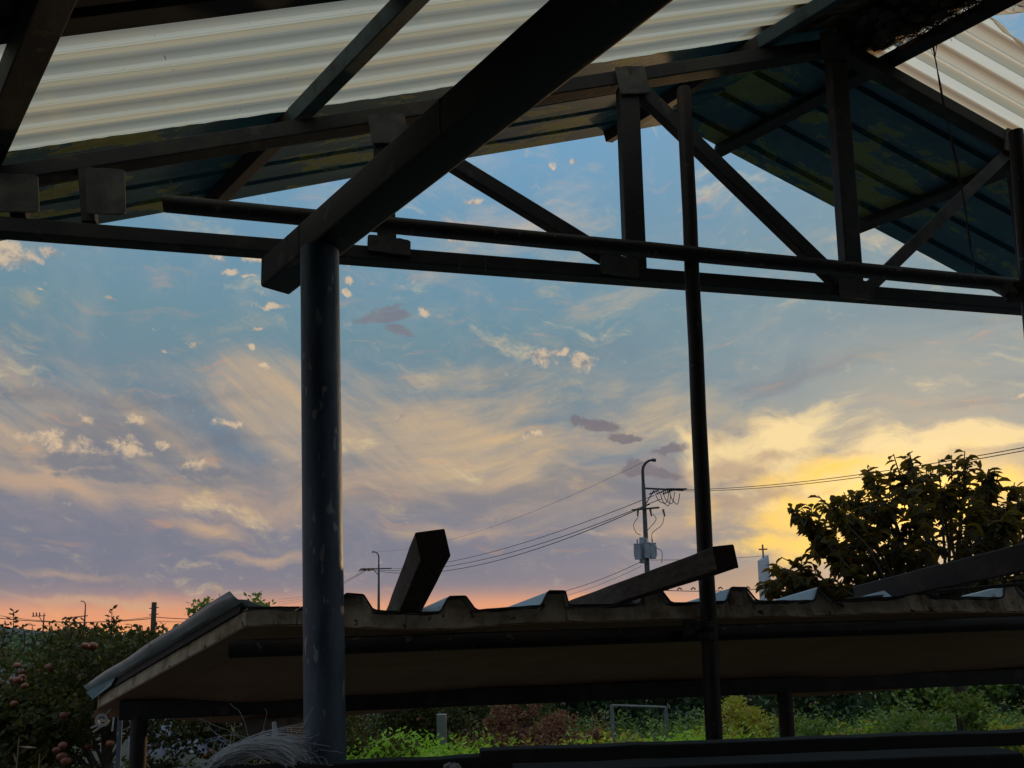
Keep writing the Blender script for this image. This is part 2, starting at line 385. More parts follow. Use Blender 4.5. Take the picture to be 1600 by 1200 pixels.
M_PERS = leafm('persimmon_leaf', [(.035, .036, .013), (.06, .056, .019), (.10, .085, .03)], .5, (2.4, 1.6, .4))
M_APLEAF = leafm('apple_leaf', [(.030, .036, .014), (.065, .070, .024), (.15, .13, .05)], .3)
M_APPLE = mat('ripening_apple_skin', [(.15, .028, .018), (.21, .05, .025), (.20, .11, .04)], 9, .4, 0, 0)
M_LIME = leafm('lime_green_leaf', [(.24, .42, .05), (.36, .56, .08), (.48, .62, .12)], .45)
M_YEL = leafm('yellowing_leaf', [(.26, .28, .05), (.42, .38, .08), (.50, .38, .09)], .4)
M_RED = leafm('reddish_brown_leaf', [(.15, .065, .05), (.24, .11, .07), (.22, .17, .08)], .3, (1.2, .8, .6))
M_DARKG = leafm('dark_hedge_leaf', [(.045, .08, .05), (.08, .13, .075), (.13, .18, .09)], .3)
M_MIDG = leafm('mid_green_leaf', [(.09, .15, .04), (.16, .24, .06), (.26, .30, .10)], .3)
M_STRAW = mat('dry_stalk', [(.22, .16, .09), (.34, .25, .14)], 6, .9, 0, 0)
M_NEST = mat('dusty_straw', [(.05, .04, .035), (.10, .08, .06)], 12, .95, 0, 0)

# painted steel sheeting: blue paint flaking off a green undercoat
def peeling():
    m = bpy.data.materials.new('flaking_blue_green_sheet'); m.use_nodes = True; t = m.node_tree; L = t.links; b = t.nodes['Principled BSDF']
    uv = t.nodes.new('ShaderNodeUVMap'); uv.uv_map = 'uv'
    n1 = t.nodes.new('ShaderNodeTexNoise'); mpp = t.nodes.new('ShaderNodeMapping'); L.new(uv.outputs[0], mpp.inputs[0]); mpp.inputs[3].default_value = (.7, 1.35, 1); L.new(mpp.outputs[0], n1.inputs['Vector']); n1.inputs['Scale'].default_value = 2.6; n1.inputs['Detail'].default_value = 9; n1.inputs['Roughness'].default_value = .68; n1.inputs['Distortion'].default_value = .4
    n2 = t.nodes.new('ShaderNodeTexNoise'); L.new(uv.outputs[0], n2.inputs['Vector']); n2.inputs['Scale'].default_value = 26; n2.inputs['Detail'].default_value = 5
    r1 = t.nodes.new('ShaderNodeValToRGB'); L.new(n1.outputs['Fac'], r1.inputs[0])
    e = r1.color_ramp.elements
    e[0].position = .42; e[0].color = (.045, .15, .21, 1); e[1].position = .54; e[1].color = (.07, .20, .23, 1)
    x = e.new(.544); x.color = (.5, .5, .34, 1); x = e.new(.553); x.color = (.25, .32, .10, 1); x = e.new(.66); x.color = (.32, .36, .12, 1)
    mx = t.nodes.new('ShaderNodeMix'); mx.data_type = 'RGBA'; mx.blend_type = 'MULTIPLY'; mx.inputs[0].default_value = .55; L.new(r1.outputs[0], mx.inputs[6]); L.new(n2.outputs['Color'], mx.inputs[7])
    L.new(mx.outputs[2], b.inputs['Base Color']); b.inputs['Roughness'].default_value = .55
    bp = t.nodes.new('ShaderNodeBump'); bp.inputs['Strength'].default_value = .5; bp.inputs['Distance'].default_value = .004
    L.new(r1.outputs[0], bp.inputs['Height']); L.new(bp.outputs[0], b.inputs['Normal'])
    return m
M_STEEL = peeling()
M_DKSTEEL = mat('shade_dark_sheet', [(.012, .013, .015), (.022, .022, .024)], 5, .7, 0, .2)  # shade of the near roof put into a near-black sheet colour
def frp():
    m = bpy.data.materials.new('yellowed_translucent_fibreglass'); m.use_nodes = True; t = m.node_tree; L = t.links; b = t.nodes['Principled BSDF']
    uv = t.nodes.new('ShaderNodeUVMap'); uv.uv_map = 'uv'
    mp = t.nodes.new('ShaderNodeMapping'); L.new(uv.outputs[0], mp.inputs[0]); mp.inputs[3].default_value = (.35, 16, 1)
    n1 = t.nodes.new('ShaderNodeTexNoise'); L.new(mp.outputs[0], n1.inputs['Vector']); n1.inputs['Scale'].default_value = 1.6; n1.inputs['Detail'].default_value = 5
    n2 = t.nodes.new('ShaderNodeTexNoise'); L.new(uv.outputs[0], n2.inputs['Vector']); n2.inputs['Scale'].default_value = 60; n2.inputs['Detail'].default_value = 2
    r = t.nodes.new('ShaderNodeValToRGB'); L.new(n1.outputs['Fac'], r.inputs[0]); e = r.color_ramp.elements
    e[0].position = .3; e[0].color = (.92, .83, .66, 1); e[1].position = .62; e[1].color = (1.0, .945, .82, 1)
    s = t.nodes.new('ShaderNodeValToRGB'); L.new(n2.outputs['Fac'], s.inputs[0]); e = s.color_ramp.elements
    e[0].position = .22; e[0].color = (.35, .30, .25, 1); e[1].position = .27; e[1].color = (1, 1, 1, 1)
    mx = t.nodes.new('ShaderNodeMix'); mx.data_type = 'RGBA'; mx.blend_type = 'MULTIPLY'; mx.inputs[0].default_value = 1; L.new(r.outputs[0], mx.inputs[6]); L.new(s.outputs[0], mx.inputs[7])
    sx = t.nodes.new('ShaderNodeSeparateXYZ'); L.new(uv.outputs[0], sx.inputs[0])
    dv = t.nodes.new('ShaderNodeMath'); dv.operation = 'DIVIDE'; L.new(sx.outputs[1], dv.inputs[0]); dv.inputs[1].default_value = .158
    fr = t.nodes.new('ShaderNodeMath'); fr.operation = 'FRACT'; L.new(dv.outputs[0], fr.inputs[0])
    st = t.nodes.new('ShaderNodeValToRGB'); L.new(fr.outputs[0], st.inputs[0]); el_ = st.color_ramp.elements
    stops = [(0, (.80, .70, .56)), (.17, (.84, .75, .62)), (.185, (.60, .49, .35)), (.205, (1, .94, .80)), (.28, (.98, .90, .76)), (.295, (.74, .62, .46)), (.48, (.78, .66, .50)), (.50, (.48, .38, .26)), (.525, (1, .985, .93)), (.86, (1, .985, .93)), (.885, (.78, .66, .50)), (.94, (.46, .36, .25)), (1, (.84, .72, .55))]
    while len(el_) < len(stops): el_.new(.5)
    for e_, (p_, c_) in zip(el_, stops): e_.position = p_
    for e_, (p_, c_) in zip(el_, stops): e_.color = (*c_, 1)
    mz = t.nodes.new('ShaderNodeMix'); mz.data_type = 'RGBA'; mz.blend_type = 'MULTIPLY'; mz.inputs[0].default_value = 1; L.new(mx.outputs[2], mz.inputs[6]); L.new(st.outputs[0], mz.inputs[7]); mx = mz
    tr = t.nodes.new('ShaderNodeBsdfTranslucent'); L.new(mx.outputs[2], tr.inputs[0])
    L.new(mx.outputs[2], b.inputs['Base Color']); b.inputs['Roughness'].default_value = .4
    ms = t.nodes.new('ShaderNodeMixShader'); ms.inputs[0].default_value = .985; L.new(b.outputs[0], ms.inputs[1]); L.new(tr.outputs[0], ms.inputs[2])
    tp = t.nodes.new('ShaderNodeBsdfTransparent'); tp.inputs[0].default_value = (.95, .93, .88, 1)
    m2 = t.nodes.new('ShaderNodeMixShader'); m2.inputs[0].default_value = .12; L.new(ms.outputs[0], m2.inputs[1]); L.new(tp.outputs[0], m2.inputs[2])
    L.new(m2.outputs[0], t.nodes['Material Output'].inputs[0])
    return m
M_FRP = frp()

# ------------------------------------------------------------ setting
g = G(); S = 3000
N = 60
gv = []; 
for j in range(N + 1):
    for i in range(N + 1):
        a = (i / N * 2 - 1); b = (j / N * 2 - 1)
        x = math.copysign(abs(a) ** 3, a) * S; y = math.copysign(abs(b) ** 3, b) * S
        gv.append((x, y, random.uniform(-.03, .03) if hypot(x, y) > 6 else 0))
g.add(gv, [(j * (N + 1) + i, j * (N + 1) + i + 1, (j + 1) * (N + 1) + i + 1, (j + 1) * (N + 1) + i) for j in range(N) for i in range(N)])
tag(g.build('ground', M_SOIL), kind='structure')
g = G()
hv = []; n = 90
for i in range(n + 1):
    x = -1500 + i * 22; h = 16 * math.exp(-((x + 650) / 90) ** 2) + 3 + 1.2 * sin(i * .31) + .8 * sin(i * .83 + 1)
    hv += [(x, 900, -2), (x, 905, h * .55), (x, 960, h), (x, 1100, -2)]
g.add(hv, [(i * 4 + k, i * 4 + 4 + k, i * 4 + 5 + k, i * 4 + 1 + k) for i in range(n) for k in range(3)])
tag(g.build('distant_hill', M_HILL, sm=True), kind='structure')

# ------------------------------------------------------------ the open shed overhead
CT = 2.81
APEX = PC(1300, 62, CT)
VPD = ray(-340, 1009); DV = Vector((VPD.x, VPD.y, 0)).normalized()     # purlin direction, away and to the left
UL = (PC(0, 265, CT) - APEX); UL.normalize()
UR = (PC(1590, 225, CT) - APEX); UR.normalize()
TN = Vector((.2, -1, 0)).normalized()                                   # faces the camera
shed = thing('open_shed', 'dark steel open shed with gabled roof of clear and flaking blue-green sheets overhead', 'shed', (0, 0, 0))

def onroof(side, s, t, h=0.0):
    u = UL if side == 'L' else UR
    n = u.cross(DV); n = n if n.z > 0 else -n
    return APEX + u * s + DV * t + n.normalized() * h
def roofst(side, px, py, h=0.0):
    u = UL if side == 'L' else UR
    n = u.cross(DV); n = n if n.z > 0 else -n; n.normalize()
    p = PP(px, py, APEX + n * h, n) - APEX - n * h
    det = u.x * DV.y - u.y * DV.x
    return ((p.x * DV.y - p.y * DV.x) / det, (u.x * p.y - u.y * p.x) / det)

def sheet(side, s0, s1, t0, t1, prof, h, m, name, label=None, rag=0.0, ns=40, per=.19, edge=None, thick=.0016, parent=shed, ragt=0.0, edge1=None):
    # corrugated sheet: ribs run down the slope; prof is one period of (t fraction, height)
    ts = []; k0 = math.floor(t0 / per) - 1
    for k in range(k0, int((t1) / per) + 3):
        for a, b in prof:
            t = (k + a) * per
            if t0 < t < t1: ts.append((t, b))
    def hh(t):
        f = (t / per) % 1
        for (a, b), (c, d) in zip(prof, prof[1:] + [(prof[0][0] + 1, prof[0][1])]):
            if a <= f <= c: return b + (d - b) * (f - a) / max(1e-6, c - a)
        return prof[0][1]
    ts = [(t0, hh(t0))] + ts + [(t1, hh(t1))]
    g = G(); g.uv = []; vs = []; nt_ = len(ts)
    jag = [random.uniform(-1, 1) * ragt for _ in range(ns + 1)]
    for i in range(ns + 1):
        for j, (t, b) in enumerate(ts):
            s = s0 + (s1 - s0) * i / ns
            if rag and i == ns: s += random.uniform(-rag, rag)
            tt = t + (jag[i] if j in (0, nt_ - 1) else 0)
            if edge: tt = max(tt, edge(s))
            if edge1: tt = min(tt, edge1(s))
            vs.append(onroof(side, s, tt, h + b + .004 * sin(s * 2.3 + t * 5)))
            g.uv.append((s + (7 if side == 'R' else 0), t))
    fs = [(i * nt_ + j, i * nt_ + j + 1, (i + 1) * nt_ + j + 1, (i + 1) * nt_ + j) for i in range(ns) for j in range(nt_ - 1)]
    g.add(vs, fs)
    o = g.build(name, m, parent)
    if thick:
        md = o.modifiers.new('thickness', 'SOLIDIFY'); md.thickness = thick; md.offset = 0
    if label: o['label'] = label
    return o
PF = .158
P_FRP = [(0, 0), (.20, 0), (.235, .005), (.265, .005), (.30, 0), (.50, 0), (.62, .030), (.90, .030)]
P_STL = [(0, 0), (.36, .001), (.74, 0), (.80, .026), (.93, .026)]
HS = .062                                     # sheets rest on the purlins
_, TFL = roofst('L', 375, 311, HS); _, TFR = roofst('R', 1300, 322, HS)
_, TNL = roofst('L', 300, 33, HS)
sL, tL = roofst('R', 1540, 30, HS); sH, tH = roofst('R', 1600, 82, HS)
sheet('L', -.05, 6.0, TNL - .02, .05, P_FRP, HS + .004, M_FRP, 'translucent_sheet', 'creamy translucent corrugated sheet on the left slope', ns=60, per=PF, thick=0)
sheet('L', -.05, 6.0, .03, TFL, P_STL, HS, M_STEEL, 'steel_sheet', 'flaking steel sheet at the far edge of the left slope', ragt=.004, ns=200)
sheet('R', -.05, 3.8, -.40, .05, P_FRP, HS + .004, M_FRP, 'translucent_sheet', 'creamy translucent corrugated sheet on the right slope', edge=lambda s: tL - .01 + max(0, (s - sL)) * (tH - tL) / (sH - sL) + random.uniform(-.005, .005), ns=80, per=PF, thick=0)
sK, tK = roofst('R', 1600, 20, HS); sJ, tJ = roofst('R', 1521, 28, HS)
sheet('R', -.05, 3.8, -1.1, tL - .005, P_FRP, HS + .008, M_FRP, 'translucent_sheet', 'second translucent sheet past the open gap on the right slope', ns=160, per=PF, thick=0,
      edge1=lambda s: tJ - .002 if s < sJ else max(-.68, tJ + (s - sJ) * (tK - tJ) / (sK - sJ)) + random.uniform(-.004, .004))
sheet('R', -.05, 3.8, .03, TFR, P_STL, HS, M_STEEL, 'steel_sheet', 'blue and green flaking steel sheet of the far right slope')
for side, tt in (('L', TNL), ('R', -1.09)):
    t1 = tt; k = 0
    while t1 > -7:
        o = sheet(side, -.03, 6.0 if side == 'L' else 3.8, t1 - .78, t1 + .01, P_STL, HS + .008 + .003 * (k % 2), M_DKSTEEL, 'steel_sheet', ns=12, thick=0)
        t1 -= .76; k += 1
# ridge cap
CW = {'L': .36, 'R': .24}
g = G()
for side in 'LR':
    a0, a1, b0, b1 = onroof(side, -.05, -7, HS + .040), onroof(side, CW[side], -7, HS + .040), onroof(side, -.05, .80, HS + .040), onroof(side, CW[side], .80, HS + .040)
    g.add([a0, a1, b1, b0], [(0, 1, 2, 3)])
o = g.build('ridge_cap', M_DKSTEEL, shed); g.uv = None; md = o.modifiers.new('thickness', 'SOLIDIFY'); md.thickness = .002

# unseen corrugated wall, added behind the camera to block sky light
gb = G(); wv = []; xs = [i * .04 for i in range(-130, 200)]
for i, x in enumerate(xs):
    dy = .018 if (i % 4) in (0, 1) else 0
    wv += [(x, -4.2 + dy - .2 * 0, 0), (x, -4.2 + dy, 3.2)]
gb.add(wv, [(i * 2, i * 2 + 1, i * 2 + 3, i * 2 + 2) for i in range(len(xs) - 1)]); gb.uv = [(v[0], v[2]) for v in gb.v]
gb.build('added_rear_wall', M_DKSTEEL, shed)

# purlins
def purlin(side, px, py, t0, t1, m, w=.06, hgt=.055, s=None, h=None):
    if s is None: s, _ = roofst(side, px, py, .02)
    u = UL if side == 'L' else UR
    n = u.cross(DV); n = n if n.z > 0 else -n
    g = prism(G(), onroof(side, s, t0, .032), onroof(side, s, t1, .032), rect(w, hgt, .004), n.normalized())
    return g.build('purlin', m, shed), s
purlin('L', 470, 182, -7, .02, M_GREENP, .062); purlin('L', 470, 182, .021, .83, M_BROWNP, .060, .053)
purlin('L', 40, 104, -7, .80, M_FRAME, .088)
purlin('L', 1215, 56, -7, .0, M_GREENP, .062); purlin('L', 1215, 56, .001, .86, M_BROWNP, .060, .053)
purlin('R', 1392, 96, -7, .86, M_FRAME, .055)
purlin('R', 1552, 275, -7, .90, M_FRAME, .055)
purlin('R', 0, 0, -7, .86, M_FRAME, .055, s=2.35)
purlin('L', 0, 0, -7, .80, M_FRAME, .055, s=4.1)

random.seed(19); g = G()
for i in range(26):
    s_, t_ = random.uniform(.1, 3.6), random.uniform(-.72, -.05); c = onroof('L', s_, t_, HS + .050); a = random.uniform(0, 6)
    d = (UL * cos(a) + DV * sin(a)) * random.uniform(.006, .018); w_ = UL.cross(DV).normalized().cross(d) * .3
    g.add([c - d, c + w_, c + d, c - w_], [(0, 1, 2, 3)])
tag(g.build('leaf_litter', M_NEST, shed), kind='stuff')
# truss (part) with its members (sub-parts)
truss = bpy.data.objects.new('roof_truss', None); link(truss, shed); truss['label'] = 'dark trussed frame of square tube with grey gusset plates'
def tmem(name, a, b, w, h, m=M_FRAME, c=CT, r=.006):
    g = bar(PC(*a, c), PC(*b, c), w, h, r, TN)
    return g.build(name, m, truss)
e = onroof('L', 3.9, 0, -.03); q = onroof('R', 3.3, 0, -.03)
g = prism(G(), onroof('L', -.01, 0, -.035), e, rect(.06, .062, .005), TN); g.build('top_chord', M_FRAME, truss)
g = prism(G(), onroof('R', -.01, 0, -.035), q, rect(.058, .060, .005), TN); g.build('top_chord', M_FRAME, truss)
b0, b1 = PC(0, 356, CT), PC(1600, 480, CT); db = (b1 - b0)
BC = bar(b0 - db * .14, b1 + db * .60, .056, .062, .005, TN).build('bottom_chord', M_FRAME, truss)
tmem('web_post', (980, 140), (992, 425), .085, .055)
tmem('web_post', (1304, 80), (1331, 445), .080, .055)
tmem('web_post', (597, 215), (605, 385), .070, .05)
tmem('web_post', (134, 250), (141, 350), .045, .05)
tmem('web_post', (1583, 230), (1610, 470), .06, .05)
tmem('web_post', (28, 280), (32, 345), .05, .05)
tmem('diagonal_brace', (600, 190), (985, 425), .060, .045)
tmem('diagonal_brace', (1000, 142), (1330, 462), .062, .045)
tmem('diagonal_brace', (1592, 222), (1352, 455), .052, .045, M_PLATE)
def plate(cx, cy, w, h, rot=0):
    c = PC(cx, cy, CT - .036); e1 = Vector((1, .2, 0)).normalized(); up = Vector((0, 0, 1)); k = c.y / 1200 * 1.03
    a = radians(rot); x_ = e1 * cos(a) + up * sin(a); y_ = up * cos(a) - e1 * sin(a); w *= k; h *= k
    pts = [(-w / 2 + .006, -h / 2), (w / 2 - .004, -h / 2 + .002), (w / 2, -h / 2 + .01), (w / 2 - .003, h / 2 - .004), (w / 2 - .012, h / 2), (-w / 2 + .004, h / 2), (-w / 2, h / 2 - .01), (-w / 2 + .002, -h / 2 + .008)]
    vs = [x_ * a_ + y_ * b_ for a_, b_ in pts]; off = TN * .006
    n_ = len(pts); g = G(); g.add([c + v for v in vs] + [c + v + off for v in vs], [tuple(range(n_)), tuple(range(2 * n_ - 1, n_ - 1, -1))] + [(i, i + n_, (i + 1) % n_ + n_, (i + 1) % n_) for i in range(n_)])
    for yy in (h / 2, -h / 2):                     # lumpy weld runs where the plate meets the members
        q0 = c - x_ * (w * .42) + y_ * yy + off * .6; q1 = c + x_ * (w * .42) + y_ * yy + off * .6
        bp_ = [q0.lerp(q1, i_ / 9) + y_ * random.uniform(-.0015, .0015) for i_ in range(10)]
        tube(G(), bp_, random.uniform(.0025, .0035), 5).build('weld_bead', M_PLATE, truss)
    return g.build('gusset_plate', M_PLATE, truss)
for a in [(28, 303, 64, 64, 4), (166, 300, 60, 78, 3), (607, 202, 62, 50, 8), (988, 126, 54, 48, 10), (1304, 72, 52, 44, 4), (608, 384, 70, 26, -4), (968, 418, 66, 30, -4), (1338, 452, 62, 30, -4), (1588, 224, 46, 40, -14)]:
    plate(*a)
# weld beads on the bottom chord
for x, y in ((758, 414), (935, 430), (718, 411)):
    a = PC(x, y - 12, CT - .034); b_ = PC(x, y + 10, CT - .034)
    tube(G(), [a, a.lerp(b_, .5) + Vector((.002, 0, 0)), b_], .0016, 5).build('weld_bead', M_PLATE, truss)

# main beam on its column
DB = Vector((ray(-263, 1008).x, ray(-263, 1008).y, 0)).normalized()
ZB = PY(500, 392, 2.2).z
def PZ(x, y, z): d = ray(x, y); return Vector((0, 0, EYE)) + d * ((z - EYE) / d.z)
end_l = PZ(416, 448, ZB); end_r = PZ(467, 452, ZB)
bc = (end_l + end_r) / 2 + Vector((0, 0, .055))
sideB = DB.cross(Vector((0, 0, 1))).normalized()
mid = PZ(503, 398, ZB)
cx = (mid - bc); cx.z = 0
bc2 = Vector((mid.x, mid.y, ZB + .055)) + DB * .33
beam = prism(G(), bc2, bc2 - DB * 6.5, rect(.106, .106, .010)).build('main_beam', M_BEAM, shed, sm=True)
for k, (dd, off) in enumerate(((.33, 0), (.02, 0), (.23, 0))):
    pass
def seam(dist, w=.0022):
    c = bc2 - DB * dist; hw = .0532
    ring = [c + sideB * (sx * hw) + Vector((0, 0, sz * hw)) for sx, sz in ((-1, -.9), (-1, .93), (-.93, 1), (.93, 1))]
    ring = [c - sideB * hw + Vector((0, 0, -.047)), c - sideB * (hw + .0005) + Vector((0, .002, 0)), c - sideB * hw + Vector((0, 0, .047))]
    tube(G(), ring, w, 5).build('weld_seam', M_PLATE, beam)
seam(.28); seam(1.02); seam(.2, .001)
cb, ct_ = PY(508, 1200, 2.2), PY(499.5, 394, 2.2); ct_.z = ZB
cb.z = .0; cdir = (ct_ - PY(508, 1180, 2.2)); cb = ct_ - cdir * (ct_.z / cdir.z)
col_ = pipe(G(), cb, ct_ - Vector((0, 0, .001)), .0575, 40, .005).build('support_column', M_GALV, shed, sm=True)
# orange-lit loose flashing bits along the ridge side
# ------------------------------------------------------------ scaffold pipes
a, b_ = PC(257, 318, CT - .16), PC(1592, 446, CT - .16)
d_ = (b_ - a); o = pipe(G(), a, b_ + d_ * .2, .029, 24, .003, seg=12, wob=.0016).build('horizontal_pipe', M_PIPE, sm=True, at=a)
tag(o, 'long round pipe running just above the bottom chord of the truss, open left end', 'pipe')
def post(top, bot, Y0, Y1, r0, r1, label, zb=0.0):
    a = PY(*top, Y0); b_ = PY(*bot, Y1); b_ = a + (b_ - a) * ((zb - a.z) / (b_.z - a.z))
    t = thing('scaffold_post', label, 'post', b_, 'scaffold posts')
    pipe(G(), b_, a, r1, 24, .003, r1=r0, seg=14, wob=.0022).build('tube', M_PIPE, t, sm=True); return t, a, b_
post1, pa, pb = post((1068, 140), (1116, 1150), 2.80, 2.83, .0275, .031, 'slender steel post standing in front of the truss beside the tilted timber')
post2, _, _ = post((1587, 206), (1662, 1150), 2.92, 2.98, .027, .028, 'steel post cut off by the right edge of the photo')
def clampat(c, r, parent):
    g = G()
    for dz, rr in ((-.022, r + .006), (.02, r + .007)):
        prism(g, c + Vector((0, 0, dz - .012)), c + Vector((0, 0, dz + .012)), circ(rr, 16))
    prism(g, c + Vector((-.05, -.01, -.03)), c + Vector((-.05, .02, .03)), rect(.03, .05, .004))
    tube(g, [c + Vector((-.075, -.01, -.03)), c + Vector((-.03, -.01, .035))], .007, 6)
    g.build('clamp', M_TIE, parent, sm=True)
clampat(PY(1098, 984, 2.81), .031, post1)
clampat(PY(1597, 455, 2.93), .029, post2)

# hanging wire
pts = [PC(1457, 74, 2.60), PC(1463, 100, 2.60), PC(1468, 135, 2.60), PC(1480, 190, 2.60), PC(1496, 262, 2.60), PC(1507, 320, 2.60), PC(1515, 385, 2.60), PC(1526, 427, 2.60)]
g = tube(G(), [p + Vector((random.uniform(-.002, .002), 0, 0)) for p in pts], .0026, 6)
tube(g, [p + Vector((.004 * (-1) ** i, -.004, 0)) for i, p in enumerate(pts[:7])], .0022, 6)
tube(g, [PC(1452, 70, 2.6), PC(1461, 92, 2.6), PC(1464, 66, 2.6)], .002, 6)
tag(g.build('hanging_wire', M_TIE, at=pts[0]), 'thin twisted wire dangling from the purlin of the right roof slope', 'wire')

# straw clump by the ridge
nc = onroof('R', .06, -.10, .02)
g = G()
for i in range(3200):
    s_, t_ = random.betavariate(1.4, 3) * .34, random.uniform(-.56, -.01)
    s_ *= .35 + .65 * min(1, (-t_) / .25)
    c = onroof('R', s_, t_, random.uniform(.0, .05)); d = Vector((random.gauss(0, 1), random.gauss(0, 1), random.gauss(0, .5))).normalized(); l = random.uniform(.015, .05)
    sd_ = d.cross(Vector((random.random(), random.random(), .3))).normalized() * .0013
    g.add([c - d * l + sd_, c - d * l - sd_, c + d * l * .3 + sd_ * .8 + Vector((0, 0, -.006)), c + d * l], [(0, 1, 2), (0, 2, 3)])
for i in range(150):
    c = onroof('R', random.uniform(-.02, .17), random.uniform(-.6, -.03), random.uniform(.0, .045)); rx = random.uniform(.02, .04)
    vs = [c + Vector((rx * cos(a) * random.uniform(.7, 1.2), rx * sin(a), random.uniform(-.012, .012))) for a in [k * pi / 3 for k in range(6)]] + [c + Vector((0, 0, -.02)), c + Vector((0, 0, .02))]
    g.add(vs, [(k, (k + 1) % 6, 6) for k in range(6)] + [((k + 1) % 6, k, 7) for k in range(6)])
tag(g.build('straw_nest', M_NEST, at=nc), 'dark scruffy clump of straw tucked under the roof ridge', 'nest')

# ------------------------------------------------------------ low lean-to of sandwich panels
CL = 2.75
EF = Vector((1, .2, 0)).normalized()
p_nl, p_nr = PC(383, 966, CL), PC(1600, 945, CL)          # mid of the foam edge
EE = (p_nr - p_nl).normalized()
nl = p_nl - EE * .0
far = PP(152, 1098, nl, Vector((DV.y, -DV.x, 0)))
GD = (far - nl); GL = GD.length; GD.normalize()
NN = EE.cross(GD); NN = NN if NN.z > 0 else -NN; NN.normalize()
low = thing('lean_to', 'low lean-to roofed with old sandwich panels over a brown underside', 'shed', (nl.x, nl.y, 0))
def LR(e, g_, n_=0.0): return nl + EE * e + GD * g_ + NN * n_
def epx(x, y=955): return (PC(x, y, CL) - nl).dot(EE)
ELEN = epx(1600) + 3.4
ribs = [epx(x) for x in (550, 711, 868, 1020, 1155, 1292, 1432, 1585)]
sp = ribs[-1] - ribs[-2]
while ribs[-1] + sp < ELEN - .1: ribs.append(ribs[-1] + sp)
TH = .052
bounds = [0, epx(465), epx(634), epx(886), epx(1300), epx(1600) + .1, ELEN]
def panel(e0, e1, idx):
    top = [(e0, 0)]
    for r_ in ribs:
        if e0 < r_ < e1:
            for de, hh in ((-.070, 0), (-.058, .006), (-.034, .050), (-.028, .054), (.026, .054), (.033, .050), (.060, .006), (.072, 0)):
                e_ = r_ + de
                if top[-1][0] < e_ < e1: top.append((e_, hh))
    fine = []
    for (a, ha), (b, hb) in zip(top, top[1:] + [(e1, 0)]):
        n_ = max(1, int((b - a) / .03)); fine += [(a + (b - a) * i / n_, ha + (hb - ha) * i / n_) for i in range(n_)]
    fine.append((e1, 0))
    wav = lambda e_: .004 * sin(e_ * 3.1) + .003 * sin(e_ * 7.7 + 1) - .026 * math.exp(-((e_ - epx(690)) / .33) ** 2)
    root = bpy.data.objects.new('roof_panel', None); link(root, low)
    # foam core
    g = G(); vs = []; n_ = len(fine)
    for gi, gg in enumerate((0, .02, GL)):
        for e_, h in fine:
            j = random.uniform(-.007, .007) if gi == 0 else 0
            vs.append(LR(e_, gg + j, h + TH / 2 + wav(e_) - .001 - (random.uniform(0, .005) if gi == 0 else 0)))
        for e_, h in reversed(fine):
            j = random.uniform(-.007, .007) if gi == 0 else 0
            vs.append(LR(e_, gg + j, -TH / 2 + wav(e_) + (random.uniform(-.002, .003) if gi == 0 else 0)))
    k = 2 * n_
    fs = [(a * k + j, a * k + (j + 1) % k, (a + 1) * k + (j + 1) % k, (a + 1) * k + j) for a in range(2) for j in range(k)]
    for a in (0, 2):
        for j in range(n_ - 1): fs.append((a * k + j, a * k + j + 1, a * k + k - 2 - j, a * k + k - 1 - j))
    g.add(vs, fs); g.build('foam_core', M_FOAM, root)
    # top skin, bent trapezoids, lapping a little past the foam
    g = G(); vs = []; steps = [-.012, -.004, .25, .6, 1.0, GL * .8, GL + .02]
    for gg in steps:
        for e_, h in fine: vs.append(LR(e_, gg + (random.uniform(-.004, .004) if gg < 0 else 0), h + TH / 2 + wav(e_) + .002 + (random.uniform(-.003, .002) if gg < 0 else 0)))
    fs = [(a * n_ + j, a * n_ + j + 1, (a + 1) * n_ + j + 1, (a + 1) * n_ + j) for a in range(len(steps) - 1) for j in range(n_ - 1)]
    o = g.add(vs, fs).build('top_skin', M_SKIN, root); md = o.modifiers.new('t', 'SOLIDIFY'); md.thickness = .0022; md.offset = 1
    g = G(); vs = []
    for gg, dn in ((-.006, -.003), (0.0, -.003)):
        for e_, h in fine: vs.append(LR(e_, -.013 + gg, h + TH / 2 + wav(e_) + random.uniform(-.002, .001)))
        for e_, h in fine: vs.append(LR(e_, -.013 + gg, h + TH / 2 + wav(e_) + .005 + random.uniform(0, .002)))
    k = n_; fs = []
    for j in range(n_ - 1):
        fs += [(j, j + 1, k + j + 1, k + j), (2 * k + j + 1, 2 * k + j, 3 * k + j, 3 * k + j + 1), (j + 1, j, 2 * k + j, 2 * k + j + 1), (k + j, k + j + 1, 3 * k + j + 1, 3 * k + j)]
    g.add(vs, fs).build('skin_edge', M_RIM, root)
    # brown liner underneath, sagging past the far eave
    g = G(); vs = []; lsteps = [.0, .3, .8, GL * .85, GL, GL + .08]
    for si, gg in enumerate(lsteps):
        for e_, h in fine:
            sag = (.035 * max(0, sin((e_ - .25) * 2.1)) * (si / 5) ** 2)
            vs.append(LR(e_, gg, -TH / 2 + wav(e_) - .004 - sag - (.03 if si == 5 else 0)))
    fs = [(a * n_ + j + 1, a * n_ + j, (a + 1) * n_ + j, (a + 1) * n_ + j + 1) for a in range(len(lsteps) - 1) for j in range(n_ - 1)]
    o = g.add(vs, fs).build('liner', M_BROWN, root); md = o.modifiers.new('t', 'SOLIDIFY'); md.thickness = .002; md.offset = 0
    return root
for i, (a, b_) in enumerate(zip(bounds, bounds[1:])): panel(a + .002, b_ - .002, i)
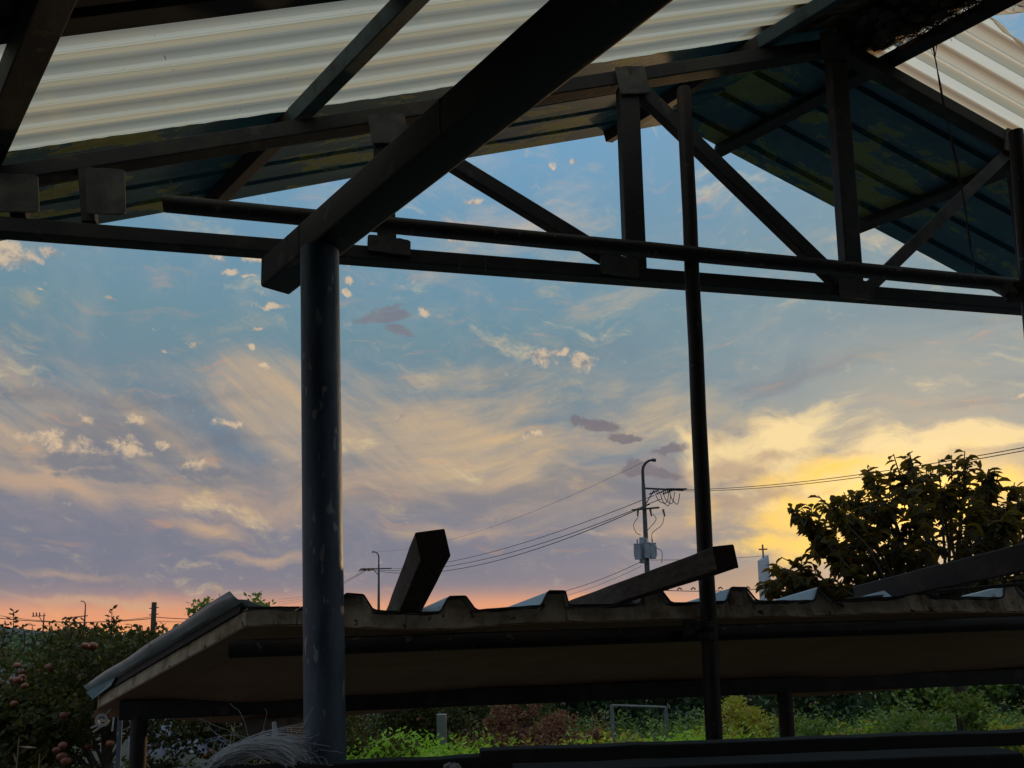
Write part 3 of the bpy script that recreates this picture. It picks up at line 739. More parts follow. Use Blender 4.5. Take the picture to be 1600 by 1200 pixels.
# raised, bent verge sheet on the left edge
g = G(); vs = []; ng = 16
for i in range(ng + 1):
    gg = -.01 + (GL + .06) * i / ng; w = .006 * sin(i * 1.1)
    lift = .078 - .006 * (i / ng) + w * .4
    prof = [(.10, .028), (.04, .040), (.0, .060), (-.030, .062), (-.042 - w * .3, .072), (-.060 - w * .4, .092 + w * .3)]
    vs += [LR(e_, gg + (random.uniform(-.01, .01) if i == ng else 0), n_) for e_, n_ in prof]
k = 6
g.add(vs, [(i * k + j, i * k + j + 1, (i + 1) * k + j + 1, (i + 1) * k + j) for i in range(ng) for j in range(k - 1)])
o = g.build('verge_sheet', M_SKIN, low, sm=True); md = o.modifiers.new('t', 'SOLIDIFY'); md.thickness = .003; md.offset = 0
g = G(); vs = []  # added dark strip standing in for the shaded underside of the verge
for i in range(ng + 1):
    gg = .02 + (GL - .02) * i / ng
    vs += [LR(-.006, gg, .061), LR(-.010, gg, .026)]
g.add(vs, [(i * 2, i * 2 + 1, i * 2 + 3, i * 2 + 2) for i in range(ng)])
o = g.build('verge_shade_strip', M_RIM, low); md = o.modifiers.new('t', 'SOLIDIFY'); md.thickness = .002
g = G(); g.add([LR(-.020, GL * .80, .060), LR(-.022, GL * .83, .030), LR(-.026, GL - .02, .014), LR(-.045, GL + .03, .058)], [(0, 1, 2, 3)])
o = g.build('blue_flap', mat('sky_blue_paint', [(.16, .30, .36), (.22, .38, .44)], 8, .5), low); md = o.modifiers.new('t', 'SOLIDIFY'); md.thickness = .003
# near pipe under the panels
a, b_ = PC(359, 1014, CL + .005), PC(1600, 973, CL + .005)
pipe(G(), a, b_ + (b_ - a) * .3, .0300, 24, .003, seg=10, wob=.001).build('eave_pipe', M_PIPE, low, sm=True)
# far beam and posts
fb = LR(.05, GL * .87, -.072); fe = LR(ELEN, GL * .87, -.072)
bar(fb, fe, .06, .085, .006).build('eave_beam', M_FRAME, low)
def lpost(px, py, r, zb=0):
    e_ = 0
    best = None
    for i in range(400):
        p = fb.lerp(fe, i / 400); d = p - Vector((0, 0, EYE)); c = d.dot(cF); x = 800 + 1200 * d.dot(cR) / c
        if best is None or abs(x - px) < best[0]: best = (abs(x - px), p)
    p = best[1]; pipe(G(), (p.x, p.y, 0), (p.x, p.y, p.z - .03), r, 18, .003).build('post', M_PIPE, low, sm=True)
lpost(217, 1150, .036); lpost(1226, 1120, .040)

# timbers resting on the lean-to
def timber(base, end, w, h, label, loc=None, roll=0, m=M_WOOD):
    base, end = Vector(base), Vector(end); d = (end - base).normalized()
    up = Matrix.Rotation(radians(roll), 3, d) @ NN
    t = thing('timber', label, 'timber', base, 'timbers lying on the lean-to roof')
    g = G(); prof = rect(w, h, .004)
    prism(g, base, end, prof, up, 10, .0012, caps=False); g.build('shaft', m, t)
    g = G(); d_, s_, u_ = frame(d, up)
    k = len(prof); ring = [end + s_ * a_ * 1.0 + u_ * b_ * 1.0 for a_, b_ in prof]
    g.add(ring + [end + d * .002], [(i, (i + 1) % k, k) for i in range(k)])
    g.build('cut_end', M_WOODE, t)
    ring = [base + s_ * a_ + u_ * b_ for a_, b_ in prof]
    G().add(ring + [base - d * .001], [((i + 1) % k, i, k) for i in range(k)]).build('cut_end', M_WOODE, t)
    return t
b0 = PC(633, 948, CL + .10); e0 = PY(676, 851, 2.20); dd = e0 - b0
timber(b0 - dd * .9, e0, .088, .088, 'square post of weathered wood rearing up steeply from the roof edge', roll=10)
b0 = PY(938, 938, 3.05); e0 = PY(1134, 871, 2.22); dd = e0 - b0
timber(b0 - dd * .35, e0, .072, .070, 'square timber slanting up to the right across the slender steel post', roll=8)
b0 = PY(1345, 930, 3.35); e0 = PY(1640, 862, 2.35); dd = e0 - b0
t3 = timber(b0, e0, .06, .085, 'long grey plank rising to the right in front of the leafy tree', m=M_FRAME, roll=6)
g = bar(PY(1322, 937, 3.2), PY(1640, 909, 2.95), .05, .014, .003).build('batten', M_PLATE, at=PY(1322, 937, 3.2))
tag(g, 'thin flat batten lying along the roof edge under the long grey plank', 'batten')
c = PY(1388, 921, 3.18)
pts = [c + Vector((.05 * cos(a) * .35 + .012 * sin(a), -.035, .045 * sin(a))) for a in [i * pi / 10 - .6 for i in range(16)]]
tag(tube(G(), pts + [pts[-1] + Vector((.10, 0, .012))], .006, 7).build('wire_loop', M_WHITE, at=c), 'pale cord looped round the lower end of the long grey plank', 'cord')

# ------------------------------------------------------------ near rail
a = PY(395, 1203, 2.02); b_ = PY(760, 1186, 2.04)
YR = 2.05
def railseg(x0, y0, x1, y1, Y0, Y1, w, h, name, label):
    a, b_ = PY(x0, y0, Y0), PY(x1, y1, Y1)
    o = prism(G(), a, b_, rect(w, h, .006), Vector((0, 0, 1)), 16, .0015).build(name, M_RAIL, at=a); return tag(o, label, 'rail')
railseg(340, 1212, 800, 1190, 2.02, 2.06, .06, .040, 'rail', 'dusty dark rail under the foot of the thick column')
railseg(750, 1181, 1660, 1149, 2.05, 2.2, .06, .036, 'rail', 'dusty black rail crossing the photo bottom on the right')
bx = bar(PY(520, 1240, 2.2), PY(1564, 1200, 2.34), .20, .115, .008).build('crate_edge', M_RAIL, at=PY(520, 1240, 2.2))
bx.name = 'workbench_top'; tag(bx, 'black bench top ending below the rail at the bottom right', 'bench')

# frayed twine
g = G(); random.seed(11)
c0 = [PY(x, y, 2.05 + .0 * i) for i, (x, y) in enumerate([(322, 1225), (338, 1192), (368, 1172), (402, 1162), (440, 1164), (468, 1172)])]
for i in range(300):
    off = Vector((0, random.gauss(0, .020), random.gauss(0, .012))); pts = []; tw = random.uniform(0, 6); ta = random.uniform(.002, .010)
    e0 = random.choice([0, 0, 0, 1]); e1 = random.choice([4, 5, 5, 5])
    for j in range(e0, e1 + 1):
        k = abs(j - 2.5) / 2.5
        pts.append(c0[j] + off * (.5 + (1.2 if j > 2 else .3) * k) + Vector((random.gauss(0, .003), ta * cos(tw + j * 1.3), ta * sin(tw + j * 1.3) - .006)))
    tube(g, smoothpts(pts, 3), random.choice([.0007, .001, .0014]), 3)
for i in range(90):
    j = random.randint(1, 5); p = c0[j] + Vector((random.gauss(0, .02), -.02, random.gauss(-.005, .010))); pts = [p]
    d = Vector((random.gauss(0, 1), random.gauss(0, .4), random.gauss(.1, .7))).normalized() * .010
    for k in range(7): d = (d + Vector((random.gauss(0, .004), 0, random.gauss(-.001, .004)))); pts.append(pts[-1] + d)
    tube(g, pts, .0006, 3)
tag(g.build('twine_bundle', M_TWINE, at=c0[2]), 'frayed bundle of white twine draped over the rail beside the column', 'twine')
g = G(); p = PY(428, 1128, 2.25)
tube(g, [p, p + Vector((.004, 0, -.03)), p + Vector((-.003, 0, -.075))], .006, 8, .010)
tag(g.build('white_strip', M_TWINE, at=p), 'narrow white strip hanging down behind the frayed twine', 'strip')
p = PY(700, 1199, 2.0)
g = G()
for i in range(5):
    a = i * 1.3; q_ = p + Vector((.012 * cos(a), .004 * sin(a), .003 * sin(2 * a)))
    tube(g, [q_, q_ + Vector((.012, 0, .006)), q_ + Vector((.02, 0, -.006))], .005, 6)
tag(g.build('paper_scrap', M_WHITE, at=p), 'small white crumpled scrap on the rail at the bottom edge', 'scrap')

# white clip at the lean-to corner
c = LR(-.03, GL + .05, -.10); c = PY(160, 1125, c.y)
g = G(); n_ = 20
for r0, r1 in ((.032, .018), (.010, .001)):
    ring = []
    for y_ in (-.008, .008):
        for rr in (r0, r1): ring += [c + Vector((rr * cos(2 * pi * i / n_), y_, rr * sin(2 * pi * i / n_))) for i in range(n_)]
    fs = []
    for i in range(n_):
        j = (i + 1) % n_; fs += [(i, j, n_ + j, n_ + i), (2 * n_ + j, 2 * n_ + i, 3 * n_ + i, 3 * n_ + j), (i, 2 * n_ + i, 2 * n_ + j, j), (n_ + j, 3 * n_ + j, 3 * n_ + i, n_ + i)]
    g.add(ring, fs)
prism(g, c + Vector((.015, 0, .02)), c + Vector((.050, 0, .065)), rect(.012, .008, .002))
prism(g, c + Vector((-.015, 0, -.02)), c + Vector((-.050, 0, -.035)), rect(.012, .008, .002))
prism(g, c + Vector((-.005, 0, -.03)), c + Vector((-.040, 0, -.055)), rect(.012, .008, .002))
tag(g.build('plastic_clip', M_WHITE, at=c), 'round white plastic clip hanging at the low corner of the lean-to', 'clip')
p = PY(188, 1118, 4.0)
tag(prism(G(), (p.x, p.y, 0), (p.x, p.y, p.z + .06), rect(.024, .01, .003)).build('strap', M_GALV, at=(p.x, p.y, 0)), 'pale narrow strap standing upright left of the thick lean-to post', 'strap')
p = PY(179, 1118, 4.1)
tag(tube(G(), [p + Vector((0, 0, .03)), p - Vector((.008, 0, .08))], .004, 5).build('cord_end', M_WHITE, at=p), 'short white cord end hanging beside the pale strap', 'cord')
p = PY(455, 1125, 3.4)
sl = bar(PY(405, 1122, 3.9), PY(474, 1122, 3.8), .05, .012, .003); prism(sl, PY(405, 1150, 4.0), PY(474, 1148, 3.9), rect(.25, .20, .01))
tag(sl.build('plank_box', mat('pale_board', [(.12, .10, .085), (.20, .17, .14)], 9, .8), at=PY(440, 1140, 3.9)), 'pale dusty box standing under the lean-to just left of the column', 'box')

# ------------------------------------------------------------ plants
def rnd_in(c, r):
    while True:
        v = Vector((random.uniform(-1, 1), random.uniform(-1, 1), random.uniform(-1, 1)))
        if v.length < 1: return Vector((c[0] + v.x * r[0], c[1] + v.y * r[1], c[2] + v.z * r[2]))
def leaf_pts(p, d, nrm, L, wd, fold=.25):
    d = d.normalized(); s = d.cross(nrm).normalized(); n_ = s.cross(d).normalized()
    return [p, p + d * L * .35 + s * wd * .5 + n_ * wd * fold, p + d * L * .7 + s * wd * .38 + n_ * wd * fold - n_ * L * .05, p + d * L - n_ * L * .16,
            p + d * L * .7 - s * wd * .38 + n_ * wd * fold - n_ * L * .05, p + d * L * .35 - s * wd * .5 + n_ * wd * fold, p + d * L * .5 - n_ * L * .02]
LF = [(0, 1, 6), (1, 2, 6), (2, 3, 6), (3, 4, 6), (4, 5, 6), (5, 0, 6)]
LF2 = [(0, 1, 2), (0, 2, 3)]
def quadleaf(g, p, d, L, wd):
    s = d.cross(Vector((random.gauss(0, 1), random.gauss(0, 1), random.gauss(0, 1)))).normalized() * wd * .5
    g.add([p, p + d * L * .5 + s, p + d * L, p + d * L * .5 - s], LF2)
def rdir(z=0): return Vector((random.gauss(0, 1), random.gauss(0, 1), random.gauss(0, .8) + z)).normalized()
def foliage(clumps, n, L, wd, zbias=.2, sprig=4):
    g = G(); tot = sum(r[0] * r[1] * r[2] for c, r in clumps)
    for c, r in clumps:
        for i in range(max(1, int(n * r[0] * r[1] * r[2] / tot / sprig))):
            p = rnd_in(c, r); ax = rdir(zbias + .3)
            for k in range(sprig):
                d = (ax * .5 + rdir(zbias)).normalized(); q_ = p + ax * (L * .5 * k); l = L * random.uniform(.6, 1.2)
                quadleaf(g, q_, d, l, wd * random.uniform(.7, 1.1))
    return g
def branches(g, p, d, L, r, depth, tips, spread=.55, up=.1, kids=3):
    pts = [p]; dd = d.normalized(); n_ = 4
    for i in range(n_):
        dd = (dd + Vector((random.gauss(0, .12), random.gauss(0, .12), random.gauss(0, .10) + up * .25))).normalized(); pts.append(pts[-1] + dd * L / n_)
    tube(g, pts, r, 6 if depth > 1 else 4, r * .6)
    if depth == 0: tips.append((pts, dd)); return
    for k in range(kids):
        j = random.choice([2, 3, 4, 4]); nd = (dd + Vector((random.gauss(0, spread), random.gauss(0, spread), random.gauss(0, spread * .8) + up))).normalized()
        branches(g, pts[j], nd, L * random.uniform(.55, .8), r * .55, depth - 1, tips, spread, up, kids)
    tips.append((pts[2:], dd))

# persimmon tree against the sunset
random.seed(23)
tc_ = PY(1425, 850, 6.6)
pers = thing('persimmon_tree', 'broad-leaved persimmon tree silhouetted against the glowing sunset at right', 'tree', (PY(1512, 1120, tc_.y).x, tc_.y, 0))
g = G(); tips = []
bx_ = PY(1512, 1120, tc_.y).x; base = Vector((bx_, tc_.y, 0))
crotch = Vector((bx_ - .05, tc_.y + .02, 1.15)); tube(g, [base, base.lerp(crotch, .4) + Vector((.02, 0, .0)), base.lerp(crotch, .75) + Vector((.03, 0, 0)), crotch], .065, 10, .05)
g.build('trunk', M_BARK, pers, sm=True)
outline = [(1192, 868), (1205, 905), (1232, 785), (1262, 752), (1310, 735), (1342, 706), (1395, 694), (1440, 700), (1500, 692), (1545, 712), (1600, 745), (1660, 775), (1720, 830), (1730, 900)]
g = G(); leaves = []
def to_px(p):
    d = p - Vector((0, 0, EYE)); c = d.dot(cF); return 800 + 1200 * d.dot(cR) / c, 816 - 1200 * d.dot(cU) / c
tipsT = []
random.seed(5)
tgt = []
for x, y in [(1203, 872), (1200, 912), (1236, 792), (1215, 890), (1245, 800), (1262, 842), (1285, 775), (1325, 748), (1360, 720), (1408, 705), (1455, 715), (1498, 700), (1545, 725), (1590, 750), (1640, 775), (1700, 830),
             (1250, 910), (1300, 905), (1290, 850), (1330, 800), (1370, 770), (1420, 760), (1470, 760), (1520, 765), (1570, 790), (1340, 860), (1390, 830), (1440, 820), (1500, 820), (1560, 840), (1620, 850), (1400, 890), (1460, 890), (1530, 890), (1340, 915), (1600, 905), (1430, 930), (1500, 930), (1280, 930)]:
    for k in range(4 if (x < 1300 and y > 820) or x > 1540 else 3):
        Y = tc_.y + random.uniform(-.75, .75) * (.5 if (y < 760 or x < 1260) else 1)
        tgt.append(PY(x + random.uniform(-14, 14) + (6 if x < 1330 else 0), y + random.uniform(-6, 14) + (8 if y < 760 else 2), Y))
for tg in tgt:
    m1 = crotch.lerp(tg, .35) + Vector((random.gauss(0, .05), random.gauss(0, .05), random.gauss(.02, .04))); m2 = crotch.lerp(tg, .7) + Vector((random.gauss(0, .05), random.gauss(0, .05), random.gauss(.05, .04)))
    pts = [crotch, m1, m2, tg]
    tube(g, pts, .022, 5, .004)
    dd = (tg - m2).normalized()
    tipsT.append((m2.lerp(tg, .35), tg, dd)); 
    for k in range(4):
        q0 = m2.lerp(tg, random.uniform(.0, .8)); d2 = (dd + Vector((random.gauss(0, .8), random.gauss(0, .8), random.gauss(.1, .6)))).normalized(); q1 = q0 + d2 * random.uniform(.08, .18)
        tube(g, [q0, q0.lerp(q1, .5) + Vector((0, 0, .01)), q1], .0055, 4, .003); tipsT.append((q0, q1, d2))
g.build('limbs', M_BARK, pers, sm=True)
lv = []
for q0, q1, dd in tipsT:
    nk = random.randint(8, 12)
    for k in range(nk):
        f = .1 + .95 * k / nk; p = q0.lerp(q1, f) + Vector((random.gauss(0, .008),) * 3)
        d = (dd * .5 + Vector((random.gauss(0, .8), random.gauss(0, .8), random.gauss(-.65, .45)))).normalized()
        lv.append((p, d, Vector((random.gauss(0, .5), random.gauss(0, .5), 1)).normalized(), random.uniform(.075, .125)))
lm = G(); lm.add(leaf_pts(Vector((0, 0, 0)), Vector((0, 1, 0)), Vector((0, 0, 1)), 1, .52), LF)
leaf_me = lm.mesh('leaf', M_PERS, sm=True)
lv.sort(key=lambda t: t[0].y - (0.0 if t[3] < .1 else .3))
g = G(); org = origin_of(pers)
for i, (p, d, nr, L) in enumerate(lv):
    if i < 295:
        o = bpy.data.objects.new('leaf', leaf_me); s_ = d.cross(nr).normalized(); n_ = s_.cross(d).normalized()
        m4 = Matrix((s_, d, n_)).transposed().to_4x4() @ Matrix.Scale(L, 4); m4.translation = p - org; o.matrix_local = m4; link(o, pers)
    else: g.add(leaf_pts(p, d, nr, L, L * .52), LF)
o = g.build('foliage', M_PERS, pers, sm=True); o['kind'] = 'stuff'

# apple trees
apm = bpy.data.meshes.new('apple')
import bmesh
bm = bmesh.new(); bmesh.ops.create_uvsphere(bm, u_segments=12, v_segments=8, radius=1)
for v in bm.verts:
    r_ = hypot(v.co.x, v.co.y); v.co.z = v.co.z * .88 - (.30 * max(0, 1 - r_ * 1.8) if v.co.z > 0 else -.15 * max(0, 1 - r_ * 2))
bm.to_mesh(apm); bm.free(); apm.materials.append(M_APPLE); apm.shade_smooth()
def apple_tree(X, Y, H, wx, seed, label, napp, shoots, nl=11000, afix=()):
    random.seed(seed)
    t = thing('apple_tree', label, 'apple tree', (X, Y, 0), 'apple trees of the orchard')
    g = G(); tube(g, [(X, Y, 0), (X + .03, Y, .5), (X - .02, Y, H * .7)], .05, 8, .03)
    cl = []
    for k in range(22):
        a = random.uniform(0, 2 * pi); rr = random.uniform(.2, 1); z = random.uniform(.25, .90) * H
        c = (X + cos(a) * rr * wx, Y + sin(a) * rr * .6, z); cl.append((c, (random.uniform(.18, .34), random.uniform(.18, .3), random.uniform(.12, .24))))
        tube(g, [(X, Y, z * .6), ((X + c[0]) / 2, (Y + c[1]) / 2, z * .85), c], .014, 5, .005)
    lg = foliage(cl, nl, .055, .030, .1)
    for px, py, hh in shoots:
        p = PY(px, py, Y - .1); b_ = Vector((p.x + random.uniform(-.03, .03), p.y, p.z - hh)); tube(g, [b_, b_.lerp(p, .5) + Vector((.01, 0, 0)), p], .006, 4, .002)
        for k in range(int(hh / .012)):
            q_ = b_.lerp(p, (k + 1) / (hh / .012)); a = k * 2.4; d = Vector((cos(a), sin(a), random.uniform(.1, .9))).normalized(); quadleaf(lg, q_, d, random.uniform(.05, .075) * (1 - .3 * k / (hh / .012)), .024)
    g.build('trunk', M_BARK, t)
    tag(lg.build('crown', M_APLEAF, t), kind='stuff')
    org = origin_of(t)
    apx = [PY(x, y, Y - random.uniform(.45, .65)) for x, y in afix] + [rnd_in(*random.choice(cl)) + Vector((0, -.15, 0)) for _ in range(napp)]
    for p in apx:
        o = bpy.data.objects.new('apple', apm); r_ = random.uniform(.022, .031); o.scale = (r_,) * 3; o.rotation_euler = (random.uniform(-.5, .5), random.uniform(-.5, .5), random.uniform(0, 6)); o.location = p - org; link(o, t)
    return t
apple_tree(-3.55, 5.6, 1.72, .95, 1, 'apple tree at the left edge with red apples and a few bare shoots', 26, [(22, 955, .22), (8, 975, .18), (36, 978, .15), (55, 985, .12), (98, 975, .18)], afix=((27, 1040), (35, 1050), (20, 1062), (38, 1072), (22, 1100)))
apple_tree(-2.75, 5.3, 1.72, .80, 2, 'apple tree hung with red apples just left of the lean-to corner', 22, [(78, 972, .15), (108, 968, .14), (175, 952, .30), (182, 962, .25), (150, 978, .16), (205, 975, .22), (222, 978, .20), (232, 985, .14), (130, 985, .1)],
           afix=((133, 1009), (145, 1010), (66, 1047), (77, 1043), (34, 1058), (28, 1063), (98, 1165), (96, 1182), (103, 1190), (88, 1172), (172, 1162), (100, 1118)))
apple_tree(-1.75, 6.4, 1.35, .9, 3, 'apple tree seen through the gap under the left end of the lean-to', 16, [(228, 990, .12), (255, 975, .16)], afix=((330, 1175), (322, 1182)))
apple_tree(-5.2, 8.2, 1.66, 1.3, 4, 'apple tree farther back at the left edge in front of the hill', 10, [(5, 975, .15), (60, 990, .12)])
apple_tree(-.9, 8.6, 1.1, 1.1, 6, 'low apple tree in shade directly behind the thick column', 6, [])
def clumptree(X, Y, H, wx, seed, label, m, name='tree', cat='tree', nl=4500, L=.09, low_=.2, group=None, wy=None, mats=None):
    random.seed(seed); t = thing(name, label, cat, (X, Y, 0), group); g = G(); cl = []
    tube(g, [(X, Y, 0), (X + .02, Y, H * .4), (X, Y, H * .75)], .05 + H * .015, 7, .02)
    for k in range(26):
        a = random.uniform(0, 2 * pi); rr = random.uniform(.1, 1) ** .7; z = low_ + random.random() * (H - low_) * .88; f = 1 - .45 * max(0, (z / H - .5)) * 2
        c = (X + cos(a) * rr * wx * f, Y + sin(a) * rr * (wy or wx) * f, z); k_ = wx * .3
        cl.append((c, (k_ * random.uniform(.7, 1.2), k_ * random.uniform(.7, 1.2), k_ * random.uniform(.45, .8))))
        tube(g, [(X, Y, z * .6), ((X + c[0]) / 2, (Y + c[1]) / 2, z * .85), c], .012, 4, .005)
    g.build('trunk', M_BARK, t); tag(foliage(cl, nl, L, L * .55, .15).build('crown', m, t), kind='stuff'); return t
p = PY(372, 945, 8.5); clumptree(p.x, 8.5, p.z + .06, .58, 31, 'rounded green tree peeping over the corner ridge of the lean-to', M_MIDG, nl=14000, L=.06, low_=.9)
random.seed(77); g = G()
for i in range(9000):
    Y = random.uniform(45, 70); X = random.uniform(-60, 70); h = 1.5 + .5 * sin(X * .35) + .35 * sin(X * 1.1 + 2); p = Vector((X, Y, random.uniform(0, h))); quadleaf(g, p, rdir(.3), .55, .42)
o = tag(g.build('distant_woods', M_DARKG), 'dark low line of far woods along the horizon', 'woods', kind='stuff')
# hedge trees behind the field, each its own
hs = [(-4.6, 13, 1.7, 1.6, M_DARKG, 'far left dark hedge tree behind the apple trees'), (-2.2, 14, 1.5, 1.5, M_DARKG, 'dark hedge tree seen left of the column foot'), (.2, 12.5, 1.35, 1.4, M_DARKG, 'dark green hedge tree just right of the thick column'),
      (2.4, 13, 1.4, 1.4, M_DARKG, 'dark green hedge tree behind the pale concrete post'), (4.6, 12.5, 1.4, 1.5, M_DARKG, 'blue-green hedge tree left of the slender steel post'), (6.9, 13, 1.5, 1.5, M_MIDG, 'mid-green hedge tree right of the lean-to post'),
      (9.2, 13, 1.6, 1.6, M_DARKG, 'dark hedge tree near the right edge of the field'), (11.6, 14, 1.8, 1.7, M_MIDG, 'hedge tree at the far right under the lean-to roof')]
for i, (X, Y, H, w_, m_, lb) in enumerate(hs): clumptree(X, Y, H, w_, 50 + i, lb, m_, 'hedge_tree', 'tree', 8000, .12, .05, 'hedge trees behind the field', wy=.8)
def xat(px, Y): return PY(px, 1140, Y).x
p = xat(1165, 8.5); clumptree(p, 8.5, .93, .42, 71, 'yellow-leaved bush just right of the slender steel post', M_YEL, 'yellow_bush', 'bush', 3600, .06, .05)
for i, (px, Y, lb) in enumerate([(815, 8.2, 'reddish-brown bush in the middle of the green field'), (878, 8.0, 'dry reddish bush directly right of the tallest brown one')]): clumptree(xat(px, Y), Y, .86 - .10 * i, .42, 80 + i, lb, M_RED, 'dry_bush', 'bush', 3000, .055, .05, 'dried bushes')
p = xat(1270, 7.5); clumptree(p, 7.5, .72, .55, 73, 'green bush behind the square lean-to post on the right', M_MIDG, 'green_bush', 'bush', 3600, .06, .05)
p = xat(1420, 7.5); clumptree(p, 7.5, .75, .6, 74, 'mixed green bush under the right part of the lean-to', M_MIDG, 'green_bush', 'bush', 3600, .06, .05)
p = xat(1500, 5.6); clumptree(p, 5.6, 1.22, .34, 76, 'dark shaded bush hiding the foot of the persimmon tree', M_MIDG, 'dark_bush', 'bush', 6000, .05, .05)
p = xat(1560, 6.5); clumptree(p, 6.5, .72, .5, 75, 'yellow-green bush at the bottom right corner', M_YEL, 'green_bush', 'bush', 3000, .06, .05)
# field crop: uncountable
def crop(x0, x1, y0, y1, zmin, zmax, n, L, m, name, seed):
    random.seed(seed); g = G()
    for i in range(n):
        Y = random.uniform(y0, y1); X = xat(random.uniform(x0, x1), Y); H = random.uniform(zmin, zmax) * (.8 + .2 * sin(X * 5) * sin(Y * 3)); ax = Vector((random.gauss(0, .15), random.gauss(0, .15), 1)).normalized()
        for k in range(9):
            q_ = Vector((X, Y, 0)) + ax * H * (.35 + .65 * k / 8); a = k * 2.4 + i; d = Vector((cos(a), sin(a), random.uniform(.0, .9))).normalized(); quadleaf(g, q_, d, L * random.uniform(.7, 1.2), L * .42)
        quadleaf(g, Vector((X, Y, 0)), ax, H, .006)
    return tag(g.build(name, m), kind='stuff', label=None)
o = crop(520, 800, 5.8, 7.4, .55, .80, 1700, .060, M_LIME, 'field_crop', 1); o['label'] = 'bright lime-green leafy crop right of the thick column'; o['category'] = 'crop'
o = crop(890, 1125, 5.8, 7.4, .50, .76, 1600, .060, M_LIME, 'field_crop', 2); o['label'] = 'bright lime-green leafy crop left of the slender steel post'; o['category'] = 'crop'
o = crop(1130, 1640, 6.6, 8.0, .45, .66, 700, .055, M_LIME, 'field_crop', 12); o['label'] = 'thinner lime-green crop right of the slender steel post'; o['category'] = 'crop'
o = crop(700, 1660, 5.6, 8.2, .40, .68, 2200, .07, M_YEL, 'field_weeds', 3); o['label'] = 'yellowing mixed weeds spread across the field'; o['category'] = 'weeds'
o = crop(500, 1660, 6, 11, .3, .6, 2600, .07, M_MIDG, 'field_weeds', 4); o['label'] = 'green low plants filling the field behind the lean-to'; o['category'] = 'plants'
o = crop(700, 940, 6.0, 8.4, .50, .80, 420, .05, M_RED, 'field_weeds', 5); o['label'] = 'dried reddish-brown weeds among the green crop'; o['category'] = 'weeds'
o = crop(-60, 520, 4.9, 7.5, .2, .6, 3200, .06, M_APLEAF, 'ground_plants', 6); o['label'] = 'dark low plants under the apple trees'; o['category'] = 'plants'
# dry stalks
random.seed(3)
for i, (px, py, Y, h_) in enumerate([(30, 1152, 4.2, .5), (62, 1178, 4.1, .4), (367, 1122, 4.9, .6), (398, 1130, 4.9, .5), (414, 1135, 4.8, .5), (925, 1112, 6.6, .7)]):
    p = PY(px, py, Y); g = G(); b_ = Vector((p.x + random.uniform(-.04, .04), p.y, 0)); tube(g, [b_, b_.lerp(p, .5), p], .006, 4, .003)
    for k in range(14): quadleaf(g, b_.lerp(p, .4 + .6 * k / 14), rdir(.5), random.uniform(.04, .10), .014)
    tag(g.build('dry_stalk', M_STRAW, at=b_), ['tall tan dry stalk at the bottom left corner', 'shorter tan dry stalk right of the corner one', 'straw stalk left of the frayed twine', 'straw stalk directly above the frayed twine', 'slanted straw stalk right of the narrow white strip', 'thin dry stalk left of the small pale frame'][i], 'stalk', 'dry stalks')

# field posts
p = PY(690, 1116, 7.2); tag(prism(G(), (p.x, p.y, 0), p, rect(.085, .085, .008), Vector((0, 1, 0))).build('concrete_post', M_CONC, at=(p.x, p.y, 0)), 'pale square concrete post in the field behind the column', 'post')
p = PY(639, 1116, 9); tag(pipe(G(), (p.x - .05, p.y, 0), p, .022, 10).build('thin_stake', M_GALV, at=(p.x - .05, p.y, 0)), 'thin bluish leaning stake left of the pale concrete post', 'stake')
a, b_ = PY(956, 1102, 9), PY(1040, 1105, 9.4)
g = G(); tube(g, [(a.x, a.y, 0), a], .022, 6); tube(g, [a, b_], .016, 6); tube(g, [(b_.x, b_.y, 0), b_], .022, 6)
tag(g.build('pipe_frame', M_CONC, at=(a.x, a.y, 0)), 'small pale pipe frame standing among the green plants', 'frame')
# pale plastic film glimpsed beyond the apple trees
g = G(); p = PY(262, 1122, 7.2); random.seed(9)
nx = 14
for j in range(4):
    for i in range(nx): g.v.append((p.x - .35 + i * .08, p.y + random.uniform(-.03, .03), p.z + .1 - j * .14 + random.uniform(-.02, .02)))
g.f = [(j * nx + i, j * nx + i + 1, (j + 1) * nx + i + 1, (j + 1) * nx + i) for j in range(3) for i in range(nx - 1)]
tag(g.build('plastic_film', mat('pale_plastic_film', [(.30, .32, .42), (.42, .44, .52)], 6, .4), at=p), 'crumpled pale lilac plastic film glimpsed behind the thick lean-to post', 'plastic film')

# ------------------------------------------------------------ far poles, wires, church
def bentpole(px, py, Y, r0=.16, r1=.09, hook=1, label='', top=0.55):
    p = PY(px, py, Y); b_ = Vector((p.x, p.y, 0)); t = thing('utility_pole', label, 'utility pole', b_, 'concrete utility poles'); H = p.z
    tube(G(), [b_, b_ + Vector((0, 0, H * .5)), b_ + Vector((0, 0, H - top * 2.6))], r0, 12, r1).build('shaft', M_POLE, t, sm=True)
    if hook:
        z0 = H - top * 2.6; pts = [b_ + Vector((0, 0, z0)), b_ + Vector((0, 0, H - top * 1.2))] + [b_ + Vector((hook * top * 1.1 * (1 - cos(a)), 0, H - top * 1.2 + top * 1.2 * sin(a))) for a in (.4, .8, 1.2, 1.55)]
        tube(G(), pts, r1 * .9, 8, r1 * .6).build('bent_top', M_WIRE, t, sm=True)
        q_ = pts[-1]; tube(G(), [q_, q_ + Vector((hook * .22, 0, -.03))], r1 * .9, 8).build('lamp_head', M_WIRE, t)
    return t, b_, H
YM = 45.0
pole, bp_, PH = bentpole(1003.5, 719, YM, .19, .11, 1, 'tall concrete pole with bent top, crossarms and grey transformers', .55)
def pm(x, y, Y=YM): return PY(x, y, Y)
def arm(x0, y0, x1, y1, parent, Y=YM, w=.10): bar(pm(x0, y0, Y), pm(x1, y1, Y - .05), w, w, .01).build('crossarm', M_WIRE, parent)
